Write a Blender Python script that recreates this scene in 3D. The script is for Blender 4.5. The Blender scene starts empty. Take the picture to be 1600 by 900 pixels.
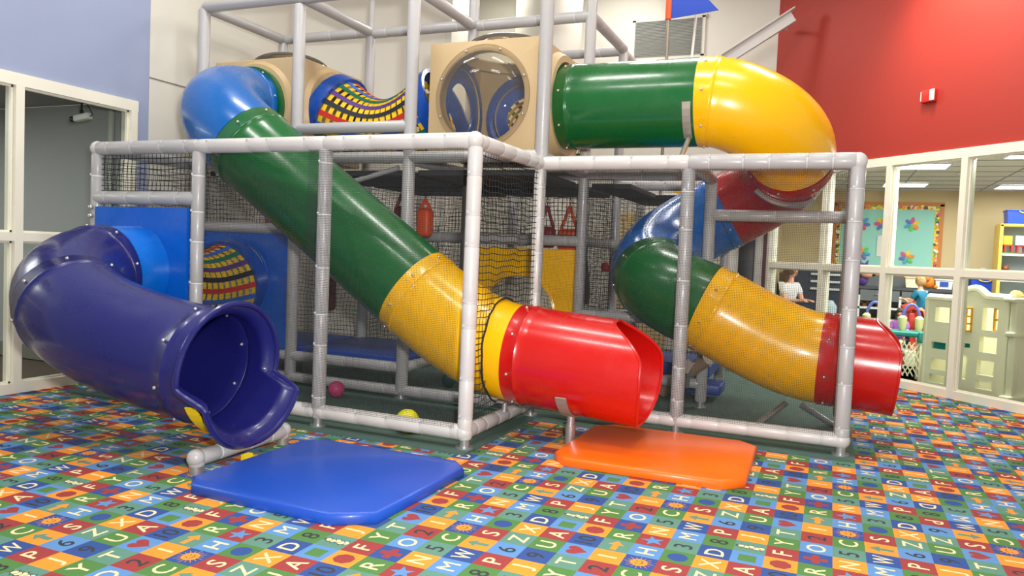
import bpy, bmesh, math, random
from mathutils import Vector, Matrix, Quaternion, noise
random.seed(7)
S = 0.1524            # one carpet square = 6 inches; all coordinates below are in squares
PI = math.pi
scn = bpy.context.scene
COL = scn.collection

# ------------------------------------------------------------------ materials
def lin(c):
    c = c / 255.0
    return c / 12.92 if c <= 0.04045 else ((c + 0.055) / 1.055) ** 2.4
def rgb(r, g, b): return (lin(r), lin(g), lin(b), 1.0)
MATS = {}
def mat(name, col, rough=0.5, metal=0.0, coat=0.0, bump=0.0, bscale=40.0, var=0.0, vscale=3.0, spec=0.5, emit=None, estr=0.0, sheen=0.0):
    if name in MATS: return MATS[name]
    m = bpy.data.materials.new(name); m.use_nodes = True
    nt = m.node_tree; b = nt.nodes['Principled BSDF']
    b.inputs['Base Color'].default_value = rgb(*col)
    b.inputs['Roughness'].default_value = rough
    b.inputs['Metallic'].default_value = metal
    b.inputs['Coat Weight'].default_value = coat
    b.inputs['Coat Roughness'].default_value = 0.12
    b.inputs['Specular IOR Level'].default_value = spec
    b.inputs['Sheen Weight'].default_value = sheen
    tc = nt.nodes.new('ShaderNodeTexCoord')
    if var > 0:
        n = nt.nodes.new('ShaderNodeTexNoise'); n.inputs['Scale'].default_value = vscale; n.inputs['Detail'].default_value = 5
        r = nt.nodes.new('ShaderNodeMapRange'); r.inputs['To Min'].default_value = 1 - var; r.inputs['To Max'].default_value = 1 + var
        h = nt.nodes.new('ShaderNodeHueSaturation'); h.inputs['Color'].default_value = rgb(*col)
        nt.links.new(tc.outputs['Object'], n.inputs['Vector']); nt.links.new(n.outputs['Fac'], r.inputs['Value'])
        nt.links.new(r.outputs['Result'], h.inputs['Value']); nt.links.new(h.outputs['Color'], b.inputs['Base Color'])
    if bump > 0:
        n = nt.nodes.new('ShaderNodeTexNoise'); n.inputs['Scale'].default_value = bscale; n.inputs['Detail'].default_value = 3
        bp = nt.nodes.new('ShaderNodeBump'); bp.inputs['Strength'].default_value = bump; bp.inputs['Distance'].default_value = 0.01
        nt.links.new(tc.outputs['Object'], n.inputs['Vector']); nt.links.new(n.outputs['Fac'], bp.inputs['Height'])
        nt.links.new(bp.outputs['Normal'], b.inputs['Normal'])
    if emit:
        b.inputs['Emission Color'].default_value = rgb(*emit); b.inputs['Emission Strength'].default_value = estr
    MATS[name] = m
    return m
def plastic(name, col, rough=0.25):
    """moulded glossy plastic: slight waviness, fine scuffs in the gloss and worn speckles"""
    m = mat(name, col, rough=rough, coat=0.3, bump=0.05, bscale=3)
    nt = m.node_tree; b = nt.nodes['Principled BSDF']
    tc = nt.nodes.new('ShaderNodeTexCoord')
    n = nt.nodes.new('ShaderNodeTexNoise'); n.inputs['Scale'].default_value = 3.5; n.inputs['Detail'].default_value = 8; n.inputs['Roughness'].default_value = .65
    r = nt.nodes.new('ShaderNodeMapRange'); r.inputs['From Min'].default_value = .35; r.inputs['From Max'].default_value = .7
    r.inputs['To Min'].default_value = rough * .75; r.inputs['To Max'].default_value = rough * 1.5
    nt.links.new(tc.outputs['Object'], n.inputs['Vector']); nt.links.new(n.outputs['Fac'], r.inputs['Value']); nt.links.new(r.outputs['Result'], b.inputs['Roughness'])
    n2 = nt.nodes.new('ShaderNodeTexNoise'); n2.inputs['Scale'].default_value = 16; n2.inputs['Detail'].default_value = 9; n2.inputs['Roughness'].default_value = .75
    r2 = nt.nodes.new('ShaderNodeMapRange'); r2.inputs['From Min'].default_value = .64; r2.inputs['From Max'].default_value = .74; r2.inputs['To Max'].default_value = .28
    mx = nt.nodes.new('ShaderNodeMix'); mx.data_type = 'RGBA'
    mx.inputs[6].default_value = rgb(*col); mx.inputs[7].default_value = rgb(*[min(255, int(c * .6 + 95)) for c in col])
    nt.links.new(tc.outputs['Object'], n2.inputs['Vector']); nt.links.new(n2.outputs['Fac'], r2.inputs['Value'])
    nt.links.new(r2.outputs['Result'], mx.inputs[0]); nt.links.new(mx.outputs[2], b.inputs['Base Color'])
    return m
def clear(name, tint=(235, 240, 240), gloss=0.16, rough=0.03, haze=0.0):
    m = bpy.data.materials.new(name); m.use_nodes = True; nt = m.node_tree
    nt.nodes.remove(nt.nodes['Principled BSDF']); out = nt.nodes['Material Output']
    t = nt.nodes.new('ShaderNodeBsdfTransparent'); t.inputs['Color'].default_value = rgb(*tint)
    g = nt.nodes.new('ShaderNodeBsdfGlossy'); g.inputs['Roughness'].default_value = rough
    fr = nt.nodes.new('ShaderNodeLayerWeight'); fr.inputs['Blend'].default_value = gloss
    mx = nt.nodes.new('ShaderNodeMixShader')
    nt.links.new(fr.outputs['Fresnel'], mx.inputs['Fac']); nt.links.new(t.outputs[0], mx.inputs[1]); nt.links.new(g.outputs[0], mx.inputs[2])
    if haze:
        df = nt.nodes.new('ShaderNodeBsdfDiffuse'); df.inputs['Color'].default_value = rgb(220, 214, 200); m2 = nt.nodes.new('ShaderNodeMixShader'); m2.inputs['Fac'].default_value = haze
        nt.links.new(mx.outputs[0], m2.inputs[1]); nt.links.new(df.outputs[0], m2.inputs[2]); nt.links.new(m2.outputs[0], out.inputs['Surface'])
    else: nt.links.new(mx.outputs[0], out.inputs['Surface'])
    return m

P_GREEN = plastic('green_plastic', (14, 94, 42)); P_YEL = plastic('yellow_plastic', (254, 190, 0)); P_RED = plastic('red_plastic', (196, 18, 14))
P_BLUE = plastic('blue_plastic', (8, 94, 172)); P_NAVY = plastic('navy_plastic', (27, 28, 100), .3); P_RED2 = plastic('dark_red_plastic', (160, 16, 18))
P_PANEL = plastic('panel_blue_plastic', (6, 92, 196)); P_TAN = mat('tan_plastic', (192, 166, 124), rough=.42, bump=.1, bscale=60, var=.03)
P_INNER = plastic('blue_ring_plastic', (10, 70, 160))
PAD = mat('grey_vinyl_pad', (176, 174, 174), rough=.36, bump=.25, bscale=18, var=.05, vscale=5, coat=.1)
PADL = mat('pale_vinyl_pad', (204, 200, 197), rough=.4, bump=.25, bscale=18, var=.05, vscale=5, coat=.1)
TIE = mat('white_tie', (222, 222, 222), rough=.5)
TIEG = mat('grey_tie', (196, 195, 196), rough=.5)
STEEL = mat('galvanised_steel', (190, 192, 194), rough=.35, metal=.8, bump=.1, bscale=30)
BOLT = mat('bolt_steel', (205, 200, 190), rough=.25, metal=.7)
NETF = mat('black_mesh_cord', (38, 42, 44), rough=.7)
NETC = mat('black_net_cord', (24, 28, 32), rough=.8)
CLEARM = clear('clear_dome_plastic', (240, 236, 228), .22, .02, .07)
GLASS = clear('window_glass', (236, 240, 238), .12, .0)
RUB = mat('green_rubber_matting', (76, 102, 92), rough=.85, bump=.4, bscale=90, var=.12, vscale=10)
RUBE = mat('dark_mat_edge', (38, 48, 46), rough=.8)
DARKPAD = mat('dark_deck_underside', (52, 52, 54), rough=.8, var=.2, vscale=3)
BLUEDECK = mat('blue_vinyl_deck', (22, 66, 150), rough=.4, bump=.1, var=.1)
W_WHITE = mat('white_wall_paint', (214, 211, 200), rough=.75, bump=.05, bscale=120, var=.02)
W_LAV = mat('lavender_wall_paint', (150, 160, 188), rough=.7, bump=.05, bscale=120, var=.02)
W_RED = mat('red_wall_paint', (164, 46, 34), rough=.55, bump=.05, bscale=120, var=.02)
FRAME = mat('cream_window_frame', (236, 232, 214), rough=.4)

# ------------------------------------------------------------------ mesh builder
class MB:
    def __init__(s): s.v = []; s.f = []; s.m = []
    def add(s, vs, fs, mi=0):
        o = len(s.v); s.v.extend([tuple(v) for v in vs]); s.f.extend([tuple(i + o for i in f) for f in fs]); s.m.extend([mi] * len(fs)); return s
    def box(s, c, d, rot=None, mi=0, bev=0.0):
        x, y, z = d[0] / 2, d[1] / 2, d[2] / 2
        if bev <= 0:
            vs = [Vector((sx * x, sy * y, sz * z)) for sx in (-1, 1) for sy in (-1, 1) for sz in (-1, 1)]
            fs = [(0, 1, 3, 2), (4, 6, 7, 5), (0, 4, 5, 1), (2, 3, 7, 6), (0, 2, 6, 4), (1, 5, 7, 3)]
        else:
            b = bmesh.new(); bmesh.ops.create_cube(b, size=1)
            for q in b.verts: q.co = Vector((q.co.x * d[0], q.co.y * d[1], q.co.z * d[2]))
            bmesh.ops.bevel(b, geom=list(b.edges), offset=bev, segments=3, affect='EDGES', profile=.5)
            b.verts.index_update(); vs = [q.co.copy() for q in b.verts]; fs = [tuple(q.index for q in f.verts) for f in b.faces]; b.free()
        c = Vector(c)
        if rot is not None: vs = [rot @ v for v in vs]
        return s.add([v + c for v in vs], fs, mi)
    def sweep(s, pts, rads, seg=16, mi=0, caps=True, closed=False, up=None, seg_mi=None):
        """tube through pts; rads one radius or a list"""
        pts = [Vector(p) for p in pts]; n = len(pts)
        if not hasattr(rads, '__len__'): rads = [rads] * n
        vs = []; fs = []; fr = frames(pts, closed, up)
        for i in range(n):
            T, N, B = fr[i]
            for k in range(seg):
                a = 2 * PI * k / seg
                vs.append(pts[i] + (N * math.cos(a) + B * math.sin(a)) * rads[i])
        m = n if closed else n - 1; mis = []
        for i in range(m):
            j = (i + 1) % n
            for k in range(seg):
                l = (k + 1) % seg
                fs.append((i * seg + k, i * seg + l, j * seg + l, j * seg + k)); mis.append(seg_mi[i] if seg_mi else mi)
        if caps and not closed:
            fs.append(tuple(range(seg))[::-1]); mis.append(mis[0]); fs.append(tuple((n - 1) * seg + k for k in range(seg))); mis.append(mis[-2])
        o = len(s.v); s.v.extend([tuple(v) for v in vs]); s.f.extend([tuple(i + o for i in f) for f in fs]); s.m.extend(mis); return s
    def ball(s, c, r, mi=0, u=16, v=10, sc=(1, 1, 1), rot=None):
        c = Vector(c); vs = []; fs = []
        for i in range(v + 1):
            t = PI * i / v
            for k in range(u):
                a = 2 * PI * k / u
                q = Vector((math.sin(t) * math.cos(a) * r * sc[0], math.sin(t) * math.sin(a) * r * sc[1], math.cos(t) * r * sc[2]))
                if rot is not None: q = rot @ q
                vs.append(c + q)
        for i in range(v):
            for k in range(u):
                l = (k + 1) % u
                a, b, d, e = i * u + k, i * u + l, (i + 1) * u + l, (i + 1) * u + k
                if i == 0: fs.append((a, d, e))
                elif i == v - 1: fs.append((a, b, e))
                else: fs.append((a, b, d, e))
        return s.add(vs, fs, mi)
    def poly(s, pts, depth, mi=0, axis=None):
        """extruded outline; pts 3D planar, depth vector"""
        pts = [Vector(p) for p in pts]; d = Vector(depth); n = len(pts)
        vs = pts + [p + d for p in pts]
        fs = [tuple(range(n))[::-1], tuple(range(n, 2 * n))] + [(i, (i + 1) % n, n + (i + 1) % n, n + i) for i in range(n)]
        return s.add(vs, fs, mi)
    def build(s, name, mats, parent=None, smooth=True, angle=35):
        me = bpy.data.meshes.new(name)
        org = Vector(parent['_org']) if parent is not None and '_org' in parent else Vector((0, 0, 0))
        own = Vector((0, 0, 0))
        if parent is None and s.v:      # base centre as the origin of a stand-alone thing
            xs = [v[0] for v in s.v]; ys = [v[1] for v in s.v]; zs = [v[2] for v in s.v]
            own = Vector(((min(xs) + max(xs)) / 2, (min(ys) + max(ys)) / 2, min(zs)))
        ref = own if parent is None else org
        me.from_pydata([((v[0] - ref.x) * S, (v[1] - ref.y) * S, (v[2] - ref.z) * S) for v in s.v], [], s.f)
        if not isinstance(mats, (list, tuple)): mats = [mats]
        for m in mats: me.materials.append(m)
        me.polygons.foreach_set('material_index', s.m)
        bm = bmesh.new(); bm.from_mesh(me); bmesh.ops.recalc_face_normals(bm, faces=bm.faces); bm.to_mesh(me); bm.free()
        if smooth:
            me.polygons.foreach_set('use_smooth', [True] * len(me.polygons))
            me.set_sharp_from_angle(angle=math.radians(angle))
        me.update()
        o = bpy.data.objects.new(name, me); COL.objects.link(o)
        o['_org'] = tuple(ref)
        if parent is not None: o.parent = parent
        else: o.location = own * S
        return o

def frames(pts, closed=False, up=None):
    n = len(pts); out = []; prev = None
    for i in range(n):
        if closed: T = pts[(i + 1) % n] - pts[i - 1]
        else: T = pts[min(i + 1, n - 1)] - pts[max(i - 1, 0)]
        T.normalize()
        if up is not None:
            u = Vector(up); N = u - T * u.dot(T)
        elif prev is None:
            u = Vector((0, 0, 1)) if abs(T.z) < .9 else Vector((0, 1, 0)); N = u - T * u.dot(T)
        else: N = prev - T * prev.dot(T)
        N.normalize(); B = T.cross(N); prev = N
        out.append((T, N, B))
    return out

def thing(name, label, cat, loc, group=None):
    o = bpy.data.objects.new(name, None); COL.objects.link(o); o.empty_display_size = .1
    o.location = Vector(loc) * S; o['_org'] = tuple(loc); return tag(o, label, cat, group)
def tag(o, label, cat, group=None, kind=None):
    if label: o['label'] = label
    if cat: o['category'] = cat
    if group: o['group'] = group
    if kind: o['kind'] = kind
    return o
def struct(mb, name, mats, **k):
    o = mb.build(name, mats, None, **k); o['kind'] = 'structure'; return o
def dup(o, delta, parent=None):
    """copy a thing with its parts; delta in squares for the root"""
    c = o.copy(); COL.objects.link(c)
    if parent is None: c.location = o.location + Vector(delta) * S
    else: c.parent = parent
    for ch in o.children: dup(ch, (0, 0, 0), c)
    return c

def hermite(p0, t0, p1, t1, n):
    p0, t0, p1, t1 = map(Vector, (p0, t0, p1, t1)); out = []
    for i in range(n + 1):
        s = i / n; s2 = s * s; s3 = s2 * s
        out.append(p0 * (2 * s3 - 3 * s2 + 1) + t0 * (s3 - 2 * s2 + s) + p1 * (-2 * s3 + 3 * s2) + t1 * (s3 - s2))
    return out
def line(a, b, n): a, b = Vector(a), Vector(b); return [a.lerp(b, i / n) for i in range(n + 1)]

# ------------------------------------------------------------------ camera
YAW, PIT, ROL = -0.3977, 0.0463, -0.0413
f_ = Vector((math.sin(YAW) * math.cos(PIT), math.cos(YAW) * math.cos(PIT), -math.sin(PIT)))
r_ = Vector((math.cos(YAW), -math.sin(YAW), 0)); d_ = f_.cross(r_)
r2 = r_ * math.cos(ROL) + d_ * math.sin(ROL); d2 = d_ * math.cos(ROL) - r_ * math.sin(ROL)
cam = bpy.data.objects.new('camera', bpy.data.cameras.new('camera')); COL.objects.link(cam)
cp = Vector((8.9498, -24.754, 9.3488))
Mx = Matrix((r2, -d2, -f_)).transposed().to_4x4(); Mx.translation = cp * S
cam.matrix_world = Mx
cam.data.sensor_width = 36; cam.data.lens = 1183.3 / 1600 * 36; cam.data.clip_start = .05
scn.camera = cam

# ------------------------------------------------------------------ floor: printed carpet
CC = [(152, 42, 40), (244, 146, 20), (70, 124, 50), (86, 136, 118), (84, 138, 196), (22, 68, 142), (240, 218, 166), (30, 38, 42)]
CN = ['red', 'orange', 'green', 'teal', 'light_blue', 'blue', 'cream', 'black']
cmats = [mat('carpet_' + n, c, rough=.95, bump=.5, bscale=260, var=.10, vscale=160, spec=.15, sheen=.1) for n, c in zip(CN, CC)]
R_, O_, G_, T_, L_, B_, C_, K_ = range(8)
def glyph(ch, size=.86):
    cu = bpy.data.curves.new('t', 'FONT'); cu.body = ch; cu.size = size; cu.resolution_u = 3; cu.align_x = 'LEFT'; cu.offset = 0 if ch == 'M' else .008
    if ch == '10': cu.space_character = .9
    o = bpy.data.objects.new('t', cu); COL.objects.link(o)
    dg = bpy.context.evaluated_depsgraph_get(); me = o.evaluated_get(dg).to_mesh()
    vs = [(v.co.x, v.co.y) for v in me.vertices]; fs = [tuple(p.vertices) for p in me.polygons]
    o.evaluated_get(dg).to_mesh_clear(); bpy.data.objects.remove(o); bpy.data.curves.remove(cu)
    x0, x1 = min(v[0] for v in vs), max(v[0] for v in vs); y0, y1 = min(v[1] for v in vs), max(v[1] for v in vs)
    sx = min(1, .66 / (x1 - x0))
    vs = [((x - (x0 + x1) / 2) * sx, (y - (y0 + y1) / 2)) for x, y in vs]
    return vs, fs
def ngon(n, r, ph=0, cx=0, cy=0, ry=None): return [(cx + r * math.cos(ph + 2 * PI * k / n), cy + (ry or r) * math.sin(ph + 2 * PI * k / n)) for k in range(n)]
def fan(pts, mi): return (pts, [tuple(range(len(pts)))], mi)
def symbol(k):
    """list of (2d verts, faces, colour) with text-up = +y"""
    out = []
    if k == 'oct': out.append(fan(ngon(8, .34, PI / 8), R_))
    elif k == 'circle': out.append(fan(ngon(20, .32), B_))
    elif k == 'square': out.append(fan([(-.27, -.27), (.27, -.27), (.27, .27), (-.27, .27)], G_))
    elif k == 'plus':
        a, b = .12, .36; out.append(fan([(-a, -b), (a, -b), (a, -a), (b, -a), (b, a), (a, a), (a, b), (-a, b), (-a, a), (-b, a), (-b, -a), (-a, -a)], R_))
    elif k == 'star':
        p = []
        for i in range(10): r = .4 if i % 2 == 0 else .165; a = PI / 2 + i * PI / 5; p.append((r * math.cos(a), r * math.sin(a)))
        out.append(([(0, 0)] + p, [(0, i + 1, (i + 1) % 10 + 1) for i in range(10)], L_))
    elif k == 'heart':
        p = [(.021 * 16 * math.sin(t) ** 3, .024 * (13 * math.cos(t) - 5 * math.cos(2 * t) - 2 * math.cos(3 * t) - math.cos(4 * t)) + .03) for t in [2 * PI * i / 28 for i in range(28)]]
        out.append(fan(p, R_))
    elif k == 'arrow': out.append(fan([(-.1, -.38), (.1, -.38), (.1, .05), (.26, .05), (0, .38), (-.26, .05), (-.1, .05)], None))
    elif k == 'sun':
        for i in range(16):
            a = 2 * PI * i / 16; c, s = math.cos(a), math.sin(a); r1 = .40 if i % 2 else .46
            out.append(([(.22 * c - .012 * s, .22 * s + .012 * c), (.22 * c + .012 * s, .22 * s - .012 * c), (r1 * c + .008 * s, r1 * s - .008 * c), (r1 * c - .008 * s, r1 * s + .008 * c)], [(0, 1, 2, 3)], O_))
        out.append(fan(ngon(20, .27), O_))
        for sx in (-.09, .09): out.append(fan(ngon(8, .026, cx=sx, cy=.07, ry=.035), K_))
        for i in range(7):
            a0 = PI * (1.18 + .64 * i / 7); a1 = PI * (1.18 + .64 * (i + 1) / 7)
            out.append(([(.17 * math.cos(a0), .03 + .15 * math.sin(a0)), (.17 * math.cos(a1), .03 + .15 * math.sin(a1)), (.145 * math.cos(a1), .03 + .12 * math.sin(a1)), (.145 * math.cos(a0), .03 + .12 * math.sin(a0))], [(0, 1, 2, 3)], K_))
    elif k == 'bug':
        bl = [(.02, -.34, .12), (-.03, -.19, .12), (.03, -.03, .115), (-.02, .12, .105), (.0, .28, .1)]
        for i, (x, y, r) in enumerate(bl):
            out.append(fan(ngon(14, r + .022, cx=x, cy=y), K_)); out.append(fan(ngon(14, r, cx=x, cy=y), C_))
            for sx in (-1, 1): out.append(([(x + sx * r, y - .012), (x + sx * (r + .09), y - .03), (x + sx * (r + .09), y - .006), (x + sx * r, y + .012)], [(0, 1, 2, 3)], K_))
        out.append(fan([(-.06, .42), (0, .38), (.06, .42), (.1, .5), (.04, .44), (-.04, .44), (-.1, .5)], K_))
    return out
CELLS = [  # column lists, nearest row first, (background, symbol, colour)
    [(R_, 'A', C_), (L_, '#square', 0), (T_, '#bug', 0), (O_, 'J', C_), (B_, '9', K_), (G_, 'U', C_)],
    [(B_, '10', K_), (O_, '#oct', 0), (R_, 'F', C_), (G_, 'Y', C_), (T_, 'T', C_), (L_, '#heart', 0)],
    [(T_, '#arrow', (O_, 1)), (G_, 'R', C_), (B_, '#plus', 0), (L_, 'O', C_), (R_, '2', K_), (O_, 'I', C_)],
    [(L_, 'H', C_), (R_, '#star', 0), (O_, 'N', C_), (T_, '5', K_), (G_, 'C', C_), (B_, '#sun', 0)],
    [(G_, '#circle', 0), (T_, '3', K_), (L_, 'M', C_), (B_, 'W', C_), (O_, '#arrow', (T_, 0)), (R_, 'S', C_)],
    [(O_, 'X', C_), (B_, 'D', C_), (G_, '8', K_), (R_, 'P', C_), (L_, '6', K_), (T_, 'Z', C_)],
]
ASP = 1.0074
gl = {}
def cell_geo(i, j):
    """local geometry of a cell, centre at origin: (verts3, faces, mats)"""
    bg, sy, fg = CELLS[i][j]
    vs = [(-.5, -.5, 0), (.5, -.5, 0), (.5, .5, 0), (-.5, .5, 0)]; fs = [(0, 1, 2, 3)]; ms = [bg]
    layers = []
    if sy[0] == '#':
        for (p, f, m) in symbol(sy[1:]):
            if m is None: m, turned = fg; p = [(y, -x) for x, y in p] if turned else p
            layers.append((p, f, m))
    else: p, f = glyph(sy); layers.append((p, f, fg))
    z = .002
    for (p, f, m) in layers:
        o = len(vs); vs += [(-y, x, z) for x, y in p]   # text-up points to -x, text-right to +y
        fs += [tuple(q + o for q in g) for g in f]; ms += [m] * len(f)
        if len(layers) > 1: z += .0004
    return vs, fs, ms
cells = {(i, j): cell_geo(i, j) for i in range(6) for j in range(6)}
V_, F_, M_ = [], [], []
for m in range(-7, 4):
    for n in range(-3, 9):
        turned = (m == 2 and n == 1)
        for i in range(6):
            for j in range(6):
                c = 1 + 6 * m + i; r = -1 + 6 * n + j
                if c < -35 or c > 30 or r < -19 or r > 53 or c + r > 57.5: continue
                if -30 < c < 8 and r > 17: continue
                if -22 < c < -8 and 8 < r <= 17: continue
                if r < -14 and abs(c - 3) > 16: continue
                if turned: gi, gj, sg = 5 - i, 5 - j, -1
                else: gi, gj, sg = i, j, 1
                vs, fs, ms = cells[(gi, gj)]; o = len(V_)
                V_ += [((c + sg * x) * S, (r + sg * y) * ASP * S, z * S) for x, y, z in vs]
                F_ += [tuple(q + o for q in f) for f in fs]; M_ += ms
me = bpy.data.meshes.new('floor'); me.from_pydata(V_, [], F_)
for m in cmats: me.materials.append(m)
subf = mat('subfloor', (70, 74, 78), rough=.9); me.materials.append(subf)
me.polygons.foreach_set('material_index', M_); me.update()
floor = bpy.data.objects.new('floor', me); COL.objects.link(floor); floor['kind'] = 'structure'
sf = MB().box((-8, 22, -.16), (64, 100, .3)); struct(sf, 'floor_slab', subf, smooth=False)

# ------------------------------------------------------------------ room shell
HC = 38.0
def wall(name, a, b, z0, z1, m, th=.6, side=1):
    a = Vector((a[0], a[1], 0)); b = Vector((b[0], b[1], 0)); d = (b - a); L = d.length; d.normalize(); nrm = Vector((-d.y, d.x, 0)) * side
    rot = Matrix((d, nrm, Vector((0, 0, 1)))).transposed()
    c = (a + b) / 2 + nrm * th / 2; c.z = (z0 + z1) / 2
    return struct(MB().box(c, (L, th, z1 - z0), rot), name, m, smooth=False)
wall('wall_left_upper', (-34.5, -30), (-34.5, 13.5), 18.4, HC, W_LAV, side=1)
wall('wall_left_rear', (-34.5, 13.5), (-34.5, 27.9), 0, HC, W_WHITE, side=1)
wall('wall_left_corner', (-34.5, 12.45), (-34.5, 13.5), 0, 18.4, W_LAV, side=1)
wall('wall_left_low', (-34.5, -30), (-34.5, -11), 0, 18.5, W_LAV, side=1)
wall('wall_back_left', (-34.5, 27.9), (-24.9, 37.5), 0, HC, W_WHITE, side=1)
wall('wall_recess', (-24.9, 37.5), (-30, 53.5), 0, HC, W_WHITE, side=-1)
wall('wall_back', (-30, 53.5), (3.0, 53.5), 0, HC, W_WHITE, side=1)
wall('wall_right_upper', (2.95, 53.45), (30.4, 26), 18.3, HC, W_RED, side=1)
# panel joint lines on the white wall
jt = MB(); jt.box((-34.47, 20.6, 20.25), (.05, 14.2, .06)); struct(jt, 'trim_1', mat('joint_grey', (120, 118, 110), rough=.8), smooth=False)
ce = MB().box((-4, 12, HC + .3), (70, 84, .6)); struct(ce, 'ceiling', mat('ceiling_white', (214, 212, 204), rough=.9), smooth=False)
colm = MB().sweep([(-18.2, 46.5, 0), (-18.2, 46.5, HC)], 3.3, seg=40); struct(colm, 'wall_column', W_WHITE)

def window(name, a, b, z0, zm, z1, side, stiles):
    """glazed partition between ground points a, b; one object for the frame, panes of glass as children"""
    a = Vector((a[0], a[1], 0)); b = Vector((b[0], b[1], 0)); d = (b - a); L = d.length; d.normalize(); nrm = Vector((-d.y, d.x, 0)) * side
    rot = Matrix((d, nrm, Vector((0, 0, 1)))).transposed()
    def at(s, off, z): q = a + d * s + nrm * off; q.z = z; return q
    fr = MB()
    fr.box(at(L / 2, .25, z1 - .35), (L, .9, .7), rot); fr.box(at(L / 2, .25, z0 + .3), (L, .9, .6), rot)
    fr.box(at(L / 2, .25, zm), (L, .9, .5), rot)
    for s in stiles: fr.box(at(s, .25, (z0 + z1) / 2), (.5, .92, z1 - z0 - .02), rot)
    # thin stops round each pane
    for s0, s1 in zip(stiles[:-1], stiles[1:]):
        for (za, zb) in ((z0 + .6, zm - .25), (zm + .25, z1 - .7)):
            for s in (s0 + .33, s1 - .33): fr.box(at(s, .12, (za + zb) / 2), (.12, .2, zb - za), rot)
            for z in (za + .06, zb - .06): fr.box(at((s0 + s1) / 2, .12, z), (s1 - s0 - .5, .2, .12), rot)
    w = struct(fr, name, FRAME, smooth=False)
    for s0, s1 in zip(stiles[:-1], stiles[1:]):
        for (za, zb) in ((z0 + .6, zm - .25), (zm + .25, z1 - .7)):
            MB().box(at((s0 + s1) / 2, .3, (za + zb) / 2), (s1 - s0 - .5, .06, zb - za), rot).build('pane', GLASS, w, smooth=False)
    return w
window('window_1', (-34.5, -11), (-34.5, 12.5), 0, 9.1, 18.42, 1, [.3, 7.8, 15.5, 23.2])
q = math.sqrt(2)
window('window_2', (3.0, 53.4), (30.4, 26.0), 0, 9.2, 18.3, 1, [.4, 7.3, 14.0, 20.55, 27.3, 34, 38.4])

# ------------------------------------------------------------------ room behind the left glass
g_ = mat('grey_room_paint', (156, 158, 160), rough=.8); br = mat('brown_room_floor', (92, 78, 68), rough=.8, var=.1)
wall('wall_left_room_far', (-70, 12.9), (-35.1, 12.9), 0, 18.5, g_, side=1)
wall('wall_left_room_side', (-60, -30), (-60, 12.9), 0, 18.5, mat('tan_room_paint', (196, 184, 156), rough=.8), side=1)
struct(MB().box((-48, -8, 18.8), (26, 42, .5)), 'ceiling_left_room', mat('grey_room_ceiling', (150, 150, 148), rough=.9), smooth=False)
struct(MB().box((-48, -8, -.25), (26, 42, .5)), 'floor_left_room', br, smooth=False)
struct(MB().box((-48, 12.8, .6), (24, .2, 1.0)), 'baseboard_left_room', mat('grey_base', (120, 118, 112), rough=.7), smooth=False)
struct(MB().box((-37.2, 12.8, 9), (.35, .15, 18)), 'trim_2', mat('grey_trim', (190, 190, 184), rough=.6), smooth=False)
# security camera
sc_ = thing('security_camera', 'small white camera hanging from the ceiling behind the left glass', 'camera', (-36.2, 9.8, 17.0))
bk = mat('black_plastic', (22, 22, 24), rough=.4); wh = mat('white_plastic', (225, 226, 222), rough=.35)
MB().sweep([(-36.2, 9.8, 18.5), (-36.2, 9.8, 17.25)], .06, seg=8).box((-36.2, 9.8, 18.45), (.4, .4, .1)).ball((-36.2, 9.8, 17.3), .13).build('bracket', bk, sc_)
MB().box((-36.1, 9.8, 16.95), (1.35, .42, .42), Matrix.Rotation(-.12, 3, 'Y'), bev=.08).build('body', wh, sc_)
MB().sweep([(-36.75, 9.8, 16.87), (-37.1, 9.8, 16.83)], .2, seg=12).build('lens', bk, sc_)
MB().sweep(hermite((-35.5, 9.8, 17.0), (2, 0, 0), (-36.1, 9.8, 18.4), (-1.5, 0, 3), 12), .035, seg=6).build('cable', bk, sc_)
sp = thing('sprinkler_head', 'small fire sprinkler on the ceiling behind the left glass', 'sprinkler', (-41.6, 9.0, 18.1))
MB().sweep([(-41.6, 9, 18.55), (-41.6, 9, 18.1)], .09, seg=8).build('pipe', STEEL, sp); MB().sweep([(-41.6, 9, 18.1), (-41.6, 9, 18.05)], .22, seg=12).build('deflector', STEEL, sp)

# ------------------------------------------------------------------ play structure
PX = [-31.7, -23.6, -15.1, -6.5, 1.8, 9.85]; PY = [6.9, 15.5, 23.6, 32.0, 40.0]
FX = [-31.0, -23.2, -14.8, -6.45]      # front row, a little off the rear grid
fr = thing('play_structure', 'large indoor play frame of grey padded posts and rails with black netting', 'play structure', (-10, 20, 0))
def padded(a, b, r, ties, m=PAD, tm=TIE, name='post', seam=.022):
    """foam padded pipe with cable ties every so often, pinched at each tie"""
    a = Vector(a); b = Vector(b); L = (b - a).length; pts = []; rad = []; mi = []
    n_t = max(1, int(L / ties)) if ties else 0
    tp = []
    for k in range(n_t): tp.append((k + .5 + random.uniform(-.22, .22)) * L / n_t)
    s = [0.0, .12]; rr = [r * .86, r]
    for t in tp:
        s += [t - .12, t - .045, t - .04, t + .04, t + .045, t + .12]; rr += [r, r - seam, r - seam + .02, r - seam + .02, r - seam, r]
    s += [L - .12, L]; rr += [r, r * .86]
    for x in s: pts.append(a.lerp(b, x / L))
    for i in range(len(s) - 1):
        mi.append(1 if any(abs((s[i] + s[i + 1]) / 2 - t) < .03 for t in tp) else 0)
    mb = MB().sweep(pts, rr, seg=20, seg_mi=mi)
    for t in tp:   # knot of the tie
        pt = a.lerp(b, t / L); up = Vector((-.35, -.9, .25)) if abs((b - a).normalized().z) > .9 else Vector((0, -.8, .6))
        mb.box(pt + up * (r - seam + .02), (.1, .1, .1), mi=1)
    return mb.build(name, [m, tm], fr)
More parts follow.
